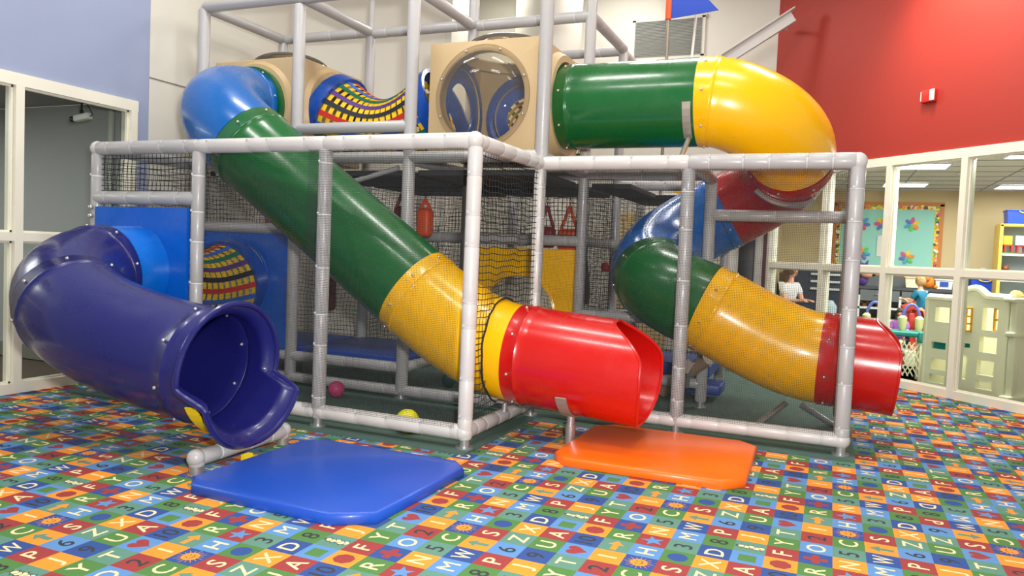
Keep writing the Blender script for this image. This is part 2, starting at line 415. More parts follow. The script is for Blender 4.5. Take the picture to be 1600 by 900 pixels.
def foot(x, y): MB().sweep([(x, y, .14), (x, y, .75)], .24, seg=14).sweep([(x, y, .12), (x, y, .2)], .42, seg=18).build('foot', STEEL, fr)
FR, MR = .355, .385
# front row posts
for i, t in ((0, 2.6), (1, 1.9), (2, 2.0), (3, 1.75)):
    padded((FX[i], PY[0], .55), (FX[i], PY[0], 14.15), FR, t, PADL if i == 3 else PAD, TIEG if i == 3 else TIE); foot(FX[i], PY[0])
padded((PX[3], PY[1], .55), (PX[3], PY[1], 14.2), .34, 1.8, PADL, TIE); foot(PX[3], PY[1])
padded((PX[4], PY[1], .75), (PX[4], PY[1], 14.1), .36, 2.0); foot(PX[4], PY[1])
padded((PX[5], PY[1], .6), (PX[5], PY[1], 14.3), .37, 1.75, PAD, TIEG); foot(PX[5], PY[1])
# tall smooth posts
for (x, y, z0, z1) in ((PX[0], PY[1], .5, 25.2), (PX[1], PY[1], .5, 24.8), (PX[2], PY[1], .5, 30), (PX[3], PY[1], 14.5, 30), (PX[0], PY[2], .5, 25.1), (PX[1], PY[2], .5, 25), (PX[2], PY[2], .5, 32),
                       (PX[3], PY[2], .5, 32), (PX[4], PY[2], .5, 14.4), (PX[5], PY[2], .5, 14.2), (PX[2], PY[3], .5, 14.5), (PX[3], PY[3], .5, 25), (PX[1], PY[3], .5, 14.5), (PX[4], PY[3], .5, 14.2), (PX[3], PY[4], .5, 14.5)):
    padded((x, y, z0), (x, y, z1), MR if y < 20 else .36, 0)
MB().sweep([(PX[1] + .05, PY[2], 25), (PX[1] + .05, PY[2], 32)], .19, seg=12).build('pipe', PAD, fr)
foot(PX[2], PY[1]); foot(PX[4], PY[2])
def rail(a, b, r=.37, ties=1.55, m=PAD, tm=TIEG): return padded(a, b, r, ties, m, tm, 'rail')
Z1 = 14.45
for i in (0, 1, 2): rail((FX[i], PY[0], Z1), (FX[i + 1], PY[0], Z1), .39, 1.9, PADL if i else PAD, TIEG)
rail((PX[3], PY[0], Z1), (PX[3], PY[1], Z1), .37, 1.5, PADL, TIEG)
rail((PX[3], PY[1], Z1), (PX[4], PY[1], Z1), .41, 1.9, PADL, TIEG); rail((PX[4], PY[1], Z1), (PX[5], PY[1], Z1), .43, 1.6, PAD, TIEG)
rail((PX[5], PY[1], Z1), (PX[5], PY[2], Z1 - .1), .36, 1.8)
rail((FX[0], PY[0], Z1), (PX[0], PY[1], Z1), .36, 1.8)
for (x, y) in ((PX[3], PY[0]), (PX[3], PY[1]), (PX[5], PY[1]), (FX[0], PY[0])): MB().ball((x, y, Z1), .43).build('corner_elbow', PADL, fr)
rail((FX[0], PY[0], 11.6), (FX[1], PY[0], 11.6), .39, 1.6)
# bottom rails
rail((FX[1], PY[0], .85), (FX[2], PY[0], .85), .36, 1.6, PADL); rail((FX[2], PY[0], .85), (FX[3], PY[0], .85), .37, 1.5, PADL)
rail((PX[3], PY[0], .85), (PX[3], PY[1], .85), .36, 1.4, PAD); rail((PX[3], PY[1], .85), (PX[4], PY[1], .85), .36, 1.5, PADL)
rail((PX[4], PY[1], .85), (PX[5], PY[1], .85), .37, 1.5, PADL)
MB().ball((PX[3], PY[0], .85), .42).build('corner_elbow', PADL, fr); MB().ball((PX[5], PY[1], .85), .42).build('corner_elbow', PADL, fr)
# plain rails: (x0,y0,x1,y1,z)
for (a, b, c, d, z) in ((0, 1, 1, 1, 25.3), (1, 1, 2, 1, 25.2), (0, 2, 1, 2, 25.3), (1, 2, 2, 2, 25.2), (2, 2, 3, 2, 25.1), (0, 1, 0, 2, 25.3), (1, 1, 1, 2, 25.3), (2, 1, 2, 2, 25.1), (3, 2, 3, 3, 25.1), (3, 3, 3, 4, 24.8),
                        (2, 3, 3, 3, 25.0), (1, 1, 2, 1, 16.8), (1, 1, 2, 1, 14.9), (2, 1, 3, 1, 14.9), (0, 1, 1, 1, 14.9), (3, 2, 4, 2, 14.7), (1, 2, 2, 2, 14.7), (2, 2, 3, 2, 14.7), (3, 1, 3, 2, 14.8), (2, 1, 2, 2, 14.8),
                        (3, 3, 4, 3, 14.8), (4, 2, 5, 2, 12.2), (4, 1, 4, 2, 14.4), (0, 1, 1, 1, 10.3), (0, 2, 1, 2, 10.6), (1, 2, 2, 2, 10.3), (2, 2, 3, 2, 10.3), (3, 2, 3, 3, 10.3), (0, 1, 1, 1, 2.0), (1, 1, 2, 1, 2.0), (1, 1, 1, 2, 2.0),
                        (1, 1, 2, 1, .6), (2, 1, 3, 1, .6), (0, 1, 1, 1, .6), (2, 1, 2, 2, 2.0), (1, 2, 2, 2, 5.6), (3, 2, 4, 2, 5.5), (3, 2, 4, 2, 1.6), (3, 3, 4, 3, 5.0), (3, 4, 4, 4, 14.6), (3, 3, 3, 4, 14.6)):
    p0 = (PX[a], PY[b], z); p1 = (PX[c], PY[d], z); long_ = 2.2 if b != 1 or z < 3 else 0
    rail(p0, p1, .36 if z > 3 else .33, long_)
# diagonal braces
MB().sweep([(-19.6, 16.2, 13.5), (-16.0, 15.8, 14.3)], .17, seg=10).build('brace', PAD, fr)
MB().sweep([(-.8, 24.5, .7), (2.2, 23.0, 3.3)], .42, seg=14).build('brace', mat('brown_pad', (150, 128, 104), rough=.5), fr)
MB().sweep([(7.0, 20.0, 1.6), (5.2, 18.0, .12)], .17, seg=8).build('brace', STEEL, fr); MB().sweep([(7.8, 20.0, 1.6), (10.2, 20.6, .2)], .17, seg=8).build('brace', STEEL, fr)
# decks
MB().box((-19.35, 19.5, 2.35), (8.0, 7.6, .45), bev=.1).build('deck', BLUEDECK, fr)
MB().box((-27.7, 19.5, 2.35), (7.6, 7.6, .45), bev=.1).build('deck', BLUEDECK, fr)
for (x0, x1, y0, y1) in ((PX[0], PX[1], PY[1], PY[2]), (PX[1], PX[2], PY[1], PY[2]), (PX[2], PX[3], PY[1], PY[2]), (PX[1], PX[2], PY[2], PY[3]), (PX[2], PX[3], PY[2], PY[3]), (PX[3], -3.0, PY[2], PY[3]), (PX[3], PX[4], PY[3], PY[4])):
    MB().box(((x0 + x1) / 2, (y0 + y1) / 2, 14.0), (x1 - x0 - .8, y1 - y0 - .8, .35), bev=.08).build('deck', DARKPAD, fr)
MB().box((-2.4, 30, 1.9), (8.4, 6, .9), bev=.15).build('deck', BLUEDECK, fr)
MB().box((-2.0, 27.2, .9), (9.4, 2.5, .7), bev=.12).build('step', BLUEDECK, fr)
# rubber mats under the frame
rm = MB(); z = .12
rm.poly([(-32.3, 6.1, .0), (-6.0, 6.1, .0), (-6.0, 14.75, .0), (10.5, 14.75, .0), (10.5, 41, .0), (-20, 41, .0), (-32.3, 28, .0)], (0, 0, z), 0)
tag(rm.build('rubber_mat', RUB, smooth=False), 'dark green rubber matting spread under the play frame', 'mat')

# ---- netting
def cordmesh(o, u, v, lu, lv, pitch, th, holes=(), wav=0.0, seg_len=None, mb=None, push=None):
    """two families of cords spanning the rectangle o + s*u + t*v; holes = (s, t, r) discs left open"""
    mb = mb or MB(); o = Vector(o); u = Vector(u).normalized(); v = Vector(v).normalized(); nrm = u.cross(v)
    def pt(s, t):
        q = o + u * s + v * t
        if wav:
            e = min(s, lu - s, t, lv - t); k = max(0, min(1, e / 1.0))
            q = q + u * (noise.noise(Vector((s * .8, t * .8, 1.3))) * wav * k) + v * (noise.noise(Vector((s * .8, t * .8, 7.3))) * wav * k) + nrm * (noise.noise(Vector((s * .3, t * .3, 3.3))) * wav * 2.5 * k)
            q = q - v * (.25 * wav * math.sin(PI * s / lu) * (t / lv))
        return q
    def strand(f, L, ax):
        step = seg_len or L; n = max(1, int(round(L / step)))
        if holes and not seg_len: n = int(L / .25)
        run = []
        def flush():
            if len(run) > 1:
                w = (v if ax == 0 else u) * th / 2; d = nrm * th * .4; vs = []; fs = []
                for p in run: vs += [p - w, p + w, p + d]
                for i in range(len(run) - 1):
                    b = 3 * i
                    for k in range(3): fs.append((b + k, b + (k + 1) % 3, b + 3 + (k + 1) % 3, b + 3 + k))
                mb.add(vs, fs)
            run.clear()
        for i in range(n + 1):
            c = L * i / n; s, t = (c, f) if ax == 0 else (f, c)
            if any((s - h[0]) ** 2 + (t - h[1]) ** 2 < h[2] ** 2 for h in holes): flush(); continue
            run.append(pt(s, t))
        flush()
    k = int(lv / pitch)
    for i in range(k + 1): strand(min(lv, i * pitch), lu, 0)
    k = int(lu / pitch)
    for i in range(k + 1): strand(min(lu, i * pitch), lv, 1)
    return mb
FP, FT = .084, .0115
def net(mb, m=NETF): return mb.build('safety_net', m, fr, smooth=False)
net(cordmesh((PX[1] + .3, PY[0] + .36, 1.1), (1, 0, 0), (0, 0, 1), PX[2] - PX[1] - .3, 13.0, FP, FT))
net(cordmesh((PX[2], PY[0] - .37, 1.1), (1, 0, 0), (0, 0, 1), PX[3] - PX[2] - .35, 13.0, FP, FT))
net(cordmesh((PX[2] - .45, PY[0] - .37, 1.1), (1, 0, 0), (0, 0, 1), .45, 13.0, FP, FT))
net(cordmesh((PX[3] + .3, PY[1] - .38, 1.1), (1, 0, 0), (0, 0, 1), PX[4] - PX[3] + .2, 13.0, FP, FT))
net(cordmesh((PX[4] + .5, PY[1] - .38, 1.1), (1, 0, 0), (0, 0, 1), PX[5] - PX[4] - .8, 13.0, FP, FT))
net(cordmesh((PX[5] - .1, PY[1] + .3, 1.1), (0, 1, 0), (0, 0, 1), PY[2] - PY[1] - .5, 13.0, .1, .03, holes=((4.2, 3.2, 2.75),)))
CP, CT = .31, .05
net(cordmesh((FX[0] + .3, PY[0], 12.0), (1, 0, 0), (0, 0, 1), 7.3, 2.1, CP, CT, wav=.12, seg_len=.31), NETC)
net(cordmesh((PX[3], PY[0] + .3, 1.2), (0, 1, 0), (0, 0, 1), 8.0, 12.9, CP, .045, holes=((4.0, 3.1, 2.7),), wav=.16, seg_len=.31), NETC)
# ring cord round the hole in the side net
MB().sweep([(PX[3] + random.uniform(-.04, .04), 11.2 + 2.68 * math.cos(a), 4.3 + 2.7 * math.sin(a)) for a in [2 * PI * k / 40 for k in range(40)]], .05, seg=6, closed=True).build('net_edge_cord', NETC, fr)
for (o, u, l, z0, h) in (((PX[0], PY[1] + .3), (1, 0, 0), 8.0, 10.6, 4), ((PX[1], PY[3], 0), (1, 0, 0), 17, 2, 12.3), ((PX[2], PY[2] + .35, 0), (1, 0, 0), 8.4, 10.4, 4), ((PX[3], PY[2], 0), (0, 1, 0), 16.4, 1.8, 12.3), ((PX[0], PY[2], 0), (1, 0, 0), 8.2, 2, 12.3),
                         ((PX[1], PY[2], 0), (0, 1, 0), 8.4, 2, 12.3), ((PX[1], PY[2] + .3, 0), (1, 0, 0), 8.4, 2.5, 12), ((PX[3], PY[3], 0), (1, 0, 0), 8.3, 2, 12.2), ((FX[0], PY[0] + .2, 0), (0, 1, 0), 8.4, 1, 13), ((PX[0], PY[1], 0), (0, 1, 0), 8, 2, 12.3)):
    net(cordmesh((o[0], o[1], z0), u, (0, 0, 1), l, h, CP, .034, wav=.14, seg_len=.31), NETC)
net(cordmesh((PX[3], PY[2] - .2, 5.8), (1, 0, 0), (0, 0, 1), 2.1, 8.6, .13, .026), NETC)
# flat panels of the frame
def holed_panel(o, u, v, w, h, hs, ht, hr, th, name, m, ring=.0, N=48):
    """panel w x h at o, with a round hole at (hs, ht); u, v in-plane unit axes"""
    o, u, v = Vector(o), Vector(u), Vector(v); nrm = u.cross(v); mb = MB(); out = []; inn = []
    angs = sorted(set([2 * PI * k / N for k in range(N)] + [math.atan2(b - ht, a - hs) % (2 * PI) for a in (0, w) for b in (0, h)]))
    for a in angs:
        c, s = math.cos(a), math.sin(a); t = 1e9
        if c > 1e-9: t = min(t, (w - hs) / c)
        if c < -1e-9: t = min(t, -hs / c)
        if s > 1e-9: t = min(t, (h - ht) / s)
        if s < -1e-9: t = min(t, -ht / s)
        out.append(o + u * (hs + t * c) + v * (ht + t * s)); inn.append(o + u * (hs + hr * c) + v * (ht + hr * s))
    n = len(angs); d = nrm * th
    vs = out + inn + [p + d for p in out] + [p + d for p in inn]; fs = []
    for i in range(n):
        j = (i + 1) % n
        fs += [(i, j, n + j, n + i), (2 * n + i, 3 * n + i, 3 * n + j, 2 * n + j), (i, 2 * n + i, 2 * n + j, j), (n + i, n + j, 3 * n + j, 3 * n + i)]
    mb.add(vs, fs)
    if ring:
        for rr, hh in ((hr + ring, ring * .5), (hr + ring * .2, ring * .35)):
            cpt = o + u * hs + v * ht
            for dd in (d, ): mb.sweep([cpt + d + (u * math.cos(a) + v * math.sin(a)) * rr for a in [2 * PI * k / 48 for k in range(48)]], hh, seg=8, closed=True)
    return mb
# ---- woven strap tunnels
YS = mat('yellow_webbing', (240, 196, 20), rough=.6); RS = mat('red_webbing', (196, 40, 30), rough=.6); BS = mat('blue_webbing', (48, 98, 190), rough=.6)
GS = mat('green_webbing', (14, 110, 86), rough=.6); VS = mat('purple_webbing', (84, 44, 128), rough=.6); KS = mat('black_webbing', (20, 22, 44), rough=.6)
WM = [YS, RS, BS, GS, VS, KS]
def tunnel(path, r0, rmid, label, ringdirs):
    pts = path; n = len(pts); root = thing('crawl_tunnel', label, 'tunnel', tuple(pts[n // 2] - Vector((0, 0, r0))))
    F = frames(pts, up=(0, 0, 1) if abs((pts[-1] - pts[0]).normalized().z) < .9 else None)
    def rad(i): s = i / (n - 1); return rmid + (r0 - rmid) * (2 * s - 1) ** 2
    mb = MB(); NS = 20; seq = [1, 2, 3, 4, 5]; HO = (n - 1) // 3
    def P(i, a, off): T, N, B = F[i]; return pts[i] + (N * math.cos(a) + B * math.sin(a)) * (rad(i) + off)
    sw = .068   # half angle width of lengthwise straps
    for k in range(NS):
        a = 2 * PI * k / NS; vs = []; fs = []
        for i in range(n):
            ph = ((i / 3.0) + (k % 2)) ; off = .045
            vs += [P(i, a - sw, off), P(i, a + sw, off), P(i, a + sw, off - .03), P(i, a - sw, off - .03)]
        for i in range(n - 1):
            for q in range(4): fs.append((4 * i + q, 4 * i + (q + 1) % 4, 4 * i + 4 + (q + 1) % 4, 4 * i + 4 + q))
        mb.add(vs, fs, seq[k % 5])
    for h in range(1, HO):
        i = 3 * h; T = F[i][0]; vs = []; fs = []; M = NS * 4
        for k in range(M):
            a = 2 * PI * k / M; ph = k / 4.0 + h; off = 0.0
            c = P(i, a, off); nn = (c - pts[i]).normalized() * .03
            vs += [c - T * .165, c + T * .165, c + T * .165 - nn, c - T * .165 - nn]
        for k in range(M):
            l = (k + 1) % M
            for q in range(4): fs.append((4 * k + q, 4 * k + (q + 1) % 4, 4 * l + (q + 1) % 4, 4 * l + q))
        mb.add(vs, fs, 0)
    mb.build('webbing', WM, root)
    for e in (0, n - 1):
        T, N, B = F[e]; sg = 1 if e == 0 else -1
        prof = [(-.6, r0 + .1), (-.6, r0 + .28), (.35, r0 + .28), (.35, r0 + .02), (-.6, r0 + .02)]
        vs = []; fs = []; M = 48
        for k in range(M):
            a = 2 * PI * k / M
            for (x, rr) in prof: vs.append(pts[e] + T * x * sg + (N * math.cos(a) + B * math.sin(a)) * (rr - .12))
        for k in range(M):
            l = (k + 1) % M
            for q in range(5): fs.append((5 * k + q, 5 * k + (q + 1) % 5, 5 * l + (q + 1) % 5, 5 * l + q))
        MB().add(vs, fs).build('ring', P_INNER, root)
    return root
up = [Vector((x, 19.5, 18.35 - 1.15 * math.sin(PI * (x + 23.3) / 8.0))) for x in [-23.3 + 8.0 * i / 48 for i in range(49)]]
tunnel(up, 2.65, 2.1, 'woven multicoloured strap tunnel sagging between the two tan boxes, upper level', None)
lo = [Vector((-28.3, y, 6.7 - .5 * math.sin(PI * (y - 7.9) / 6.9))) for y in [7.9 + 6.9 * i / 42 for i in range(43)]]
tunnel(lo, 2.6, 2.2, 'woven strap tunnel low down, coming out of the dark blue panel', None)
bk2 = [Vector((-10.7, y, 18.35 - .6 * math.sin(PI * (y - 23.3) / 7))) for y in [23.3 + 7 * i / 36 for i in range(37)]]
tunnel(bk2, 2.3, 2.0, 'woven strap tunnel seen through the clear dome of the right tan box', None)

pb = thing('wall_panel', 'dark blue plastic panel behind the net with a woven tunnel in its hole', 'panel', (-27.6, 15.5, 2.3))
holed_panel((PX[0] + .4, PY[1] + .2, 2.4), (1, 0, 0), (0, 0, 1), 7.4, 7.6, 3.0, 4.3, 2.6, .25, 'wall_panel', None, .1).build('sheet', P_PANEL, pb)
pn = thing('slide_panel', 'bright blue square panel holding the navy slide at the left end', 'panel', (-27.6, 6.9, 3))
holed_panel((-30.7, 6.75, 2.6), (1, 0, 0), (0, 0, 1), 7.1, 8.45, 3.4, 4.9, 2.5, .22, 'p', None, .0).build('sheet', P_PANEL, pn)
cpt = Vector((-27.3, 6.72, 7.5))
rg = MB()
for rr, hh in ((3.05, .09), (2.75, .09)): rg.sweep([cpt + Vector((math.cos(a), 0, math.sin(a))) * rr for a in [2 * PI * k / 60 for k in range(60)]], hh, seg=8, closed=True)
for a, b in (((-30.6, 10.95), (-23.7, 10.95)), ((-30.6, 2.75), (-23.7, 2.75)), ((-30.6, 2.75), (-30.6, 10.95)), ((-23.7, 2.75), (-23.7, 10.95))): rg.sweep([(a[0], 6.72, a[1]), (b[0], 6.72, b[1])], .1, seg=8)
rg.build('moulded_rim', P_PANEL, pn)
for z in (10.5, 11.0): MB().ball((-30.95, 6.45, z), .16).build('bolt', BOLT, pn)

# yellow panel with dome window
yp = thing('window_panel', 'yellow plastic panel with a clear round bubble window behind the nets', 'panel', (-11, 23.6, 2.4))
holed_panel((PX[2] + .4, PY[2] - .15, 1.6), (1, 0, 0), (0, 0, 1), 7.9, 8.1, 4.0, 3.7, 2.55, .3, 'p', None, .14).build('sheet', P_YEL, yp)
def dome(c, axis, r, h, parent, name='dome', flange=.35, m=CLEARM):
    c = Vector(c); ax = Vector(axis).normalized(); u = ax.orthogonal().normalized(); v = ax.cross(u); mb = MB(); M = 48; vs = []; fs = []
    prof = [(r + flange, 0), (r + flange, .07), (r + .04, .09)] + [(r * math.cos(t), .09 + h * math.sin(t)) for t in [PI / 2 * k / 9 for k in range(0, 10)]]
    for (rr, hh) in prof:
        for k in range(M): a = 2 * PI * k / M; vs.append(c + ax * hh + (u * math.cos(a) + v * math.sin(a)) * max(rr, .001))
    for i in range(len(prof) - 1):
        for k in range(M): l = (k + 1) % M; fs.append((i * M + k, i * M + l, (i + 1) * M + l, (i + 1) * M + k))
    o = mb.add(vs, fs).build(name, m, parent)
    for k in range(8):
        a = 2 * PI * (k + .5) / 8; MB().ball(c + ax * .1 + (u * math.cos(a) + v * math.sin(a)) * (r + flange * .55), .085, u=10, v=6).build('bolt', BOLT, parent)
    return o
dome((-10.7, 23.4, 5.3), (0, -1, 0), 2.5, 1.2, yp, flange=.2)

# ------------------------------------------------------------------ tan crawl boxes
def crawl_box(x0, x1, y0, y1, z0, z1, holes, label):
    root = thing('crawl_box', label, 'crawl box', ((x0 + x1) / 2, (y0 + y1) / 2, z0))
    bm = bmesh.new(); N = 48
    C = Vector(((x0 + x1) / 2, (y0 + y1) / 2, (z0 + z1) / 2)); H = Vector(((x1 - x0) / 2, (y1 - y0) / 2, (z1 - z0) / 2))
    for nm, ax, ua, va in (('+x', (1, 0, 0), 1, 2), ('-x', (-1, 0, 0), 1, 2), ('+y', (0, 1, 0), 0, 2), ('-y', (0, -1, 0), 0, 2), ('+z', (0, 0, 1), 0, 1), ('-z', (0, 0, -1), 0, 1)):
        A = Vector(ax); k = [i for i in range(3) if abs(ax[i]) > .5][0]; fc = C + A * H[k]; U = Vector((0, 0, 0)); U[ua] = 1; V = Vector((0, 0, 0)); V[va] = 1
        out = []
        for i in range(N):
            a = 2 * PI * (i + .5) / N - PI; c, s = math.cos(a), math.sin(a)
            # points evenly spread along the square border so that neighbouring faces share them
            q = (i / N) * 4; e = int(q); t = (q - e) * 2 - 1
            uu, vv = ((1, t), (-t, 1), (-1, -t), (t, -1))[e]
            out.append((uu * H[ua], vv * H[va], math.atan2(vv * H[va], uu * H[ua])))
        hole = holes.get(nm); rings = []
        bo = [bm.verts.new(fc + U * p[0] + V * p[1]) for p in out]
        if hole:
            r, boss = hole
            for (rr, off) in ((r + .62, 0), (r + .38, boss), (r, boss), (r, -.5)):
                rings.append([bm.verts.new(fc + A * off + U * math.cos(p[2]) * rr + V * math.sin(p[2]) * rr) for p in out])
            seq = [bo] + rings
            for a_, b_ in zip(seq[:-1], seq[1:]):
                for i in range(N): j = (i + 1) % N; bm.faces.new((a_[i], a_[j], b_[j], b_[i]))
        else: bm.faces.new(bo)
    bmesh.ops.remove_doubles(bm, verts=bm.verts, dist=.001)
    bmesh.ops.recalc_face_normals(bm, faces=bm.faces)
    def on_edge(v):
        d = v.co - C; return sum(abs(abs(d[i]) - H[i]) < .002 for i in range(3)) >= 2
    es = [e for e in bm.edges if len(e.link_faces) == 2 and e.link_faces[0].normal.dot(e.link_faces[1].normal) < .3 and on_edge(e.verts[0]) and on_edge(e.verts[1])]
    bmesh.ops.bevel(bm, geom=es, offset=.22, segments=3, affect='EDGES', profile=.5, clamp_overlap=True)
    bm.verts.index_update(); mb = MB().add([v.co.copy() for v in bm.verts], [tuple(v.index for v in f.verts) for f in bm.faces]); bm.free()
    mb.build('shell', P_TAN, root)
    return root
b1 = crawl_box(-31.2, -23.95, 16.1, 23.2, 15.1, 21.7, {'-y': (2.55, .3), '+x': (2.6, .3), '+z': (2.7, .12)}, 'tan plastic crawl box on the left behind the blue slide elbow')
dome((-27.6, 19.65, 21.8), (0, 0, 1), 2.7, 1.0, b1)
b2 = crawl_box(-14.2, -7.0, 16.1, 23.2, 15.15, 21.8, {'-y': (2.72, .1), '-x': (2.6, .35), '+x': (2.6, .45), '+z': (2.7, .12), '+y': (2.2, .1)}, 'tan plastic crawl box with a large clear dome window on its front')
dome((-10.6, 16.0, 18.475), (0, -1, 0), 2.7, 1.15, b2); dome((-10.6, 19.65, 21.9), (0, 0, 1), 2.7, 1.0, b2)
# blue entry rings visible inside the box
for (c, ax, rr) in (((-13.95, 19.65, 18.47), (1, 0, 0), 2.5), ((-10.6, 22.95, 18.47), (0, 1, 0), 2.2)):
    c = Vector(c); A = Vector(ax); u = A.orthogonal().normalized(); v = A.cross(u); vs = []; fs = []; M = 40
    for k in range(M):
        a = 2 * PI * k / M; d = u * math.cos(a) + v * math.sin(a)
        vs += [c + d * (rr + .75), c + d * (rr - .8), c + d * (rr - .8) + A * .14, c + d * (rr + .75) + A * .14]
    for k in range(M):
        l = (k + 1) % M
        for q in range(4): fs.append((4 * k + q, 4 * k + (q + 1) % 4, 4 * l + (q + 1) % 4, 4 * l + q))
    MB().add(vs, fs).build('inner_ring', P_INNER, b2)

# ------------------------------------------------------------------ tube slides
TR = 2.5
def arc_len(p): return [0] + [sum((p[i + 1] - p[i]).length for i in range(k + 1)) for k in range(len(p) - 1)]
def section(root, pts, m, c0=True, c1=True, name='tube_section', seam=True, bolts=8, bphase=.3, r=TR):
    """one moulded tube section: flanged collars at its ends, hollow, with bolts round each collar"""
    L = arc_len(pts); tot = L[-1]
    def at(s):
        for i in range(len(pts) - 1):
            if L[i + 1] >= s - 1e-6: return pts[i].lerp(pts[i + 1], (s - L[i]) / max(1e-9, L[i + 1] - L[i]))
        return pts[-1]
    st = []; cw = .78
    if c0: st += [(0, r + .02), (.03, r + .035), (cw - .1, r + .035), (cw - .07, r + .065), (cw, r + .065), (cw + .04, r + .02), (cw + .1, r)]
    else: st += [(0, r)]
    s = st[-1][0] + .3; e = tot - (cw + .05 if c1 else 0)
    n = max(1, int((e - s) / .35))
    st += [(s + (e - s) * k / n, r) for k in range(n)]
    if c1: st += [(tot - cw - .04, r), (tot - cw, r + .05), (tot - cw + .07, r + .08), (tot - .05, r + .08), (tot, r + .04)]
    else: st += [(tot, r)]
    P = [at(max(0, min(tot, a))) for a, _ in st]
    base = frames([Vector(p) for p in pts], up=(0, 0, 1))
    def fra(s):
        for i in range(len(pts) - 1):
            if L[i + 1] >= s - 1e-6:
                t = (s - L[i]) / max(1e-9, L[i + 1] - L[i]); T = base[i][0].lerp(base[i + 1][0], t).normalized()
                N = Vector((0, 0, 1)); N = (N - T * N.dot(T)).normalized(); return T, N, T.cross(N)
        return base[-1]
    SEG = 64; vs = []; fs = []; allr = [(a, q) for a, q in st] + [(a, r - .1) for a, _ in reversed(st)]
    for (a, q) in allr:
        c = at(max(0, min(tot, a))); T, N, B = fra(a)
        for k in range(SEG): t = 2 * PI * k / SEG; vs.append(c + (N * math.cos(t) + B * math.sin(t)) * q)
    n = len(allr)
    for i in range(n):
        j = (i + 1) % n
        for k in range(SEG): l = (k + 1) % SEG; fs.append((i * SEG + k, i * SEG + l, j * SEG + l, j * SEG + k))
    o = MB().add(vs, fs).build(name, m, root, angle=50)
    for (flag, sp) in ((c0, cw * .5),):
        if not flag: continue
        c = at(sp); T, N, B = fra(sp)
        for k in range(bolts):
            t = 2 * PI * (k + bphase) / bolts; MB().ball(c + (N * math.cos(t) + B * math.sin(t)) * (r + .06), .085, u=10, v=6).build('bolt', BOLT, o)
    return o
def exit_chute(root, start, d, m, L0, prof, flare=0.0, r=TR, name='exit_chute'):
    """end of the slide: collar, then a rim whose length varies round the tube: prof(theta) = length, theta 0 at the top"""
    start = Vector(start); T = Vector(d).normalized(); N = Vector((0, 0, 1)); N = (N - T * N.dot(T)).normalized(); B = T.cross(N)
    SEG = 144; K = 26; vs = []; fs = []
    def rr(s, Lk):
        q = r + .035 if s < .68 else (r + .065 if s < .78 else r)
        if flare: e = max(0, 1 - (Lk - s) / .55); q += flare * e * e
        return q
    lay = []
    for side in (0, 1):
        rng = range(K + 1) if side == 0 else range(K, -1, -1)
        for i in rng:
            row = []
            for k in range(SEG):
                t = 2 * PI * k / SEG; Lk = prof(t)
                s = (0, .66, .7, .85)[i] if i < 4 else .9 + (Lk - .9) * (i - 3) / (K - 3)
                q = rr(s, Lk) - (.1 if side else 0)
                row.append(start + T * s + (N * math.cos(t) + B * math.sin(t)) * q)
            lay.append(row)
    for row in lay: vs += row
    n = len(lay)
    for i in range(n):
        j = (i + 1) % n
        for k in range(SEG): l = (k + 1) % SEG; fs.append((i * SEG + k, i * SEG + l, j * SEG + l, j * SEG + k))
    o = MB().add(vs, fs).build(name, m, root, angle=50)
    # rounded lip along the rim
    rim = []
    for k in range(SEG):
        t = 2 * PI * k / SEG; Lk = prof(t); rim.append(start + T * Lk + (N * math.cos(t) + B * math.sin(t)) * (rr(Lk, Lk) - .05))
    MB().sweep(rim, .085 if not flare else .13, seg=8, closed=True).build('rim_lip', m, o)
    for k in range(8):
        t = 2 * PI * (k + .35) / 8
        for q in ((r + .065), (r - .11)): MB().ball(start + T * .4 + (N * math.cos(t) + B * math.sin(t)) * q, .08, u=10, v=6).build('bolt', BOLT, o)
    return o
def sm(a, b, x): x = max(0, min(1, (x - a) / (b - a))); return x * x * (3 - 2 * x)
def th_abs(t): return math.degrees(min(t, 2 * PI - t))

# slide 1: blue elbow, long green tube, yellow bend, red exit
s1 = thing('tube_slide', 'long tube slide with a blue top, green middle, yellow bend and red exit', 'slide', (-12, 11.2, 0))
e0 = Vector((-27.6, 15.75, 18.35)); g0 = Vector((-23.2, 10.55, 15.15)); g1 = Vector((-12.0, 11.2, 7.15)); x0 = Vector((-5.6, 11.2, 4.2))
gd = (g1 - g0).normalized()
section(s1, hermite(e0, (-1.6, -8.8, .6), g0, gd * 8.2, 40), P_BLUE, c1=False)
section(s1, line(g0, g1, 24), P_GREEN, c1=False)
MB().sweep([(-27.6, 15.45, 18.35), (-27.6, 15.8, 18.35)], 2.72, seg=48).build('flange', P_GREEN, s1)
xd = Vector((1, 0, -.075)).normalized()
section(s1, hermite(g1, gd * 7.5, x0, xd * 7.0, 30), P_YEL, c1=False)
pf = lambda t: 4.95 + 1.85 * sm(12, 74, th_abs(t)) + .1 * sm(60, 100, th_abs(t)) - .3 * sm(110, 180, th_abs(t))
exit_chute(s1, x0, xd, P_RED, 6, pf)
bd = mat('steel_bracket', (170, 160, 150), rough=.4, metal=.4)
sad = MB()
for sgn in (1,):
    arc = [(-2.52, 11.2 + 2.56 * math.cos(a), 3.95 - 0.02 + 2.56 * math.sin(a)) for a in [math.radians(d) for d in range(212, 292, 8)]]
    for a, b in zip(arc[:-1], arc[1:]):
        c = (Vector(a) + Vector(b)) / 2; dv = Vector(b) - Vector(a); rot = Matrix.Rotation(math.atan2(dv.z, dv.y), 3, 'X'); sad.box(c, (.55, dv.length * 1.1, .09), rot)
sad.build('saddle', bd, s1)
MB().sweep([(-2.52, 10.75, .02), (-2.52, 10.75, 1.0)], .26, seg=16).sweep([(-2.52, 10.75, 1.0), (-2.52, 10.75, 1.52)], .2, seg=16).build('support_post', STEEL, s1)
